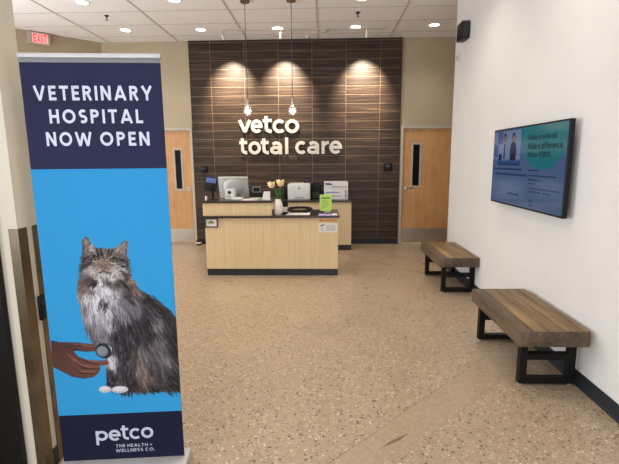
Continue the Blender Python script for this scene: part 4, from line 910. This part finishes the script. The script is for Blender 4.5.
fill([(254, 574), (251, 463), (290, 447), (320, 424), (383, 422), (524, 423), (616, 428), (616, 600)], (60, 54, 58))
fur(BODY, 3600, (1.6, 3.6), (88, 82, 86))
for l_, w_ in STRIPES2: pline(l_, w_*2.2, (46, 41, 46), .55)
for k in range(230):
    u = rng.uniform(150, 616); z = rng.uniform(440, 980)
    if not inpoly(BODY, np.array([u]), np.array([z]))[0]: continue
    col, an, L = field(u, z); an += rng.normal(0, .12); L *= rng.uniform(2, 3.4); d_ = rng.choice((-42, 34)); c2 = np.clip(col*.9+d_, 24, 235); e_ = (u+math.cos(an)*L*.5, z-math.sin(an)*L*.5); an += rng.normal(0, .2)
    stroke((u, z), e_, 2, 5.5, c2, .42); stroke(e_, (e_[0]+math.cos(an)*L*.5, e_[1]-math.sin(an)*L*.5), 5.5, 1, c2, .42)
for k in range(900):
    u = rng.uniform(150, 616); z = rng.uniform(430, 980)
    if not inpoly(BODY, np.array([u]), np.array([z]))[0]: continue
    col, an, L = field(u, z); an += rng.normal(0, .2); L *= 1.8; sgn = rng.choice((-26, 28)); col = np.clip((112+(col-112)*1.18)*.92+sgn, 20, 238)
    stroke((u, z), (u+math.cos(an)*L, z-math.sin(an)*L), 1.4, .4, col, .7)
LS = 1.0
fur(HEAD, 3000, (1.0, 2.2), (100, 92, 90))
fill(EARL, (122, 86, 88)); fill(EARR, (130, 98, 98))
for E_ in (EARL, EARR):
    c_ = np.mean(E_, 0)
    for k in range(60):
        p = E_[rng.randint(len(E_))]; q = (p[0]*.4+c_[0]*.6+rng.normal(0, 4), p[1]*.4+c_[1]*.6+rng.normal(0, 5)); stroke(p, q, 1.6, .5, (150+rng.randint(-60, 40),)*3, .55)
for l_, w_ in STRIPES: pline(l_, w_*1.75, (34, 29, 30), .82)
for k in range(260):
    u = rng.uniform(180, 400); z = rng.uniform(1010, 1165)
    if not inpoly(HEAD, np.array([u]), np.array([z]))[0]: continue
    col, an, L = field(u, z); an += rng.normal(0, .2); stroke((u, z), (u+math.cos(an)*L, z-math.sin(an)*L), 1.2, .4, np.clip(col+rng.choice((-30, 22)), 25, 240), .6)
(e1, e2, nose, mouth, chin) = EYES
for (ex, ez), s_ in ((e1, -1), (e2, 1)):
    ell(ex, ez+1, 20, 11, (34, 29, 29), -.22*s_); ell(ex, ez-.5, 12, 7, (134, 132, 104), -.22*s_); ell(ex, ez, 5.2, 6.8, (14, 14, 14)); ell(ex+2, ez+2.5, 1.6, 1.4, (220, 225, 225))
    pline([(ex-17, ez+4+3*s_), (ex, ez+11), (ex+17, ez+4-3*s_)], 2.4, (40, 34, 34), .8)
    pline([(ex-14, ez-12), (ex, ez-14), (ex+14, ez-12)], 2.6, (205, 195, 188), .75)
    pline([(ex-s_*10, ez+14), (ex-s_*4, ez+24)], 3, (196, 180, 168), .6)
fill([(nose[0]-11, nose[1]+5), (nose[0]+11, nose[1]+5), (nose[0]+4, nose[1]-7), (nose[0], nose[1]-9), (nose[0]-4, nose[1]-7)], (150, 96, 86))
pline([(nose[0], nose[1]-8), (mouth[0], mouth[1]+4)], 1.8, (40, 30, 30), .9, False)
pline([(mouth[0]-30, mouth[1]-6), (mouth[0]-15, mouth[1]-5), (mouth[0], mouth[1]+5), (mouth[0]+15, mouth[1]-5), (mouth[0]+28, mouth[1]-7)], 2.8, (44, 34, 34), .85)
for s_ in (-1, 1):
    for k in range(6):
        a0 = (nose[0]+s_*22, nose[1]-14-2*k); stroke(a0, (a0[0]+s_*(75+6*k), a0[1]-14*k+18), .9, .4, (225, 222, 222), .6)
    for k in range(3): stroke((nose[0]+s_*(8+6*k), nose[1]+14), (nose[0]+s_*(10+9*k), nose[1]+52), 1.5, .8, (200, 180, 168), .45)
# paws
for (pu, pz), w_ in zip(PAW, (30, 42)):
    ell(pu, pz+4, w_, 19, (206, 202, 208)); ell(pu-3, pz+8, w_*.72, 11, (228, 226, 230))
    for k in (-.45, 0, .4): stroke((pu+k*w_, pz+2), (pu+k*w_-2, pz-12), 1.3, .8, (140, 132, 138), .7)
# hand with a stethoscope
fill(SLEEVE, (30, 34, 66)); fill(HAND, (112, 62, 52))
hm = inpoly(HAND, GU, GZ)
tone = np.array((76, 46, 42))[None, None]+(np.clip((GU-30)/300, 0, 1)[..., None]*np.array((28, 20, 16)))+((GZ-760)/100)[..., None]*np.array((-8, -6, -4))+rng.normal(0, 2.5, (nh, nw, 1))
img[hm] = tone[hm]
for l_ in HLIGHT: pline(l_, 7, (158, 100, 84), .5)
for l_ in HLINES: pline(l_, 3.6, (44, 24, 24), .9)
pline([HAND[-1], HAND[-2], HAND[-3], HAND[-4], HAND[-5]], 5, (78, 40, 36), .7)
pline(HAND[1:5], 3, (84, 44, 40), .5)
(sx_, sz_) = SCOPE[0]
ell(sx_+5, sz_+1, 41, 40, (28, 28, 36)); ell(sx_+10, sz_+4, 34, 36, (58, 60, 72)); ell(sx_-1, sz_-1, 35, 35, (20, 22, 30)); ell(sx_-3, sz_-2, 29, 29, (120, 122, 134)); ell(sx_-5, sz_+2, 22, 20, (138, 140, 150))
pline([(sx_+28, sz_+30), (sx_+40, sz_+14), (sx_+42, sz_-6)], 3, (205, 208, 216), .9)
def finger_tip():
    pline([(375, 716), (405, 712), (440, 706)], 9, (172, 110, 90), .0)
img = np.clip(img*.92, 0, 255)
vs = np.column_stack((GU.ravel()/1000, np.full(nw*nh, -.0018), GZ.ravel()/1000))
ii = np.arange(nw*nh).reshape(nh, nw); fc = np.stack((ii[:-1, :-1], ii[:-1, 1:], ii[1:, 1:], ii[1:, :-1]), -1).reshape(-1, 4)
me = bpy.data.meshes.new('cat_picture'); me.vertices.add(len(vs)); me.vertices.foreach_set('co', vs.ravel().astype(np.float32))
me.loops.add(fc.size); me.loops.foreach_set('vertex_index', fc.ravel().astype(np.int32)); me.polygons.add(len(fc))
me.polygons.foreach_set('loop_start', np.arange(0, fc.size, 4, dtype=np.int32))
try: me.polygons.foreach_set('loop_total', np.full(len(fc), 4, np.int32))
except Exception: pass
me.update(calc_edges=True)
s_ = img.reshape(-1, 3)/255; ln_ = np.where(s_ <= .04045, s_/12.92, ((s_+.055)/1.055)**2.4)
ca = me.color_attributes.new('print', 'FLOAT_COLOR', 'POINT'); ca.data.foreach_set('color', np.column_stack((ln_, np.ones(len(ln_)))).ravel().astype(np.float32))
pm = NT('printed_cat_picture').set(.6, 0, .2); at = pm.n('ShaderNodeAttribute', attribute_name='print'); pm.l(at.outputs['Color'], pm.b.inputs['Base Color'])
me.materials.append(pm.m)
co = bpy.data.objects.new('cat_picture', me); C.objects.link(co); co.parent = pno
co['label'] = 'picture of a long haired tabby cat and a hand holding a stethoscope on sky blue'
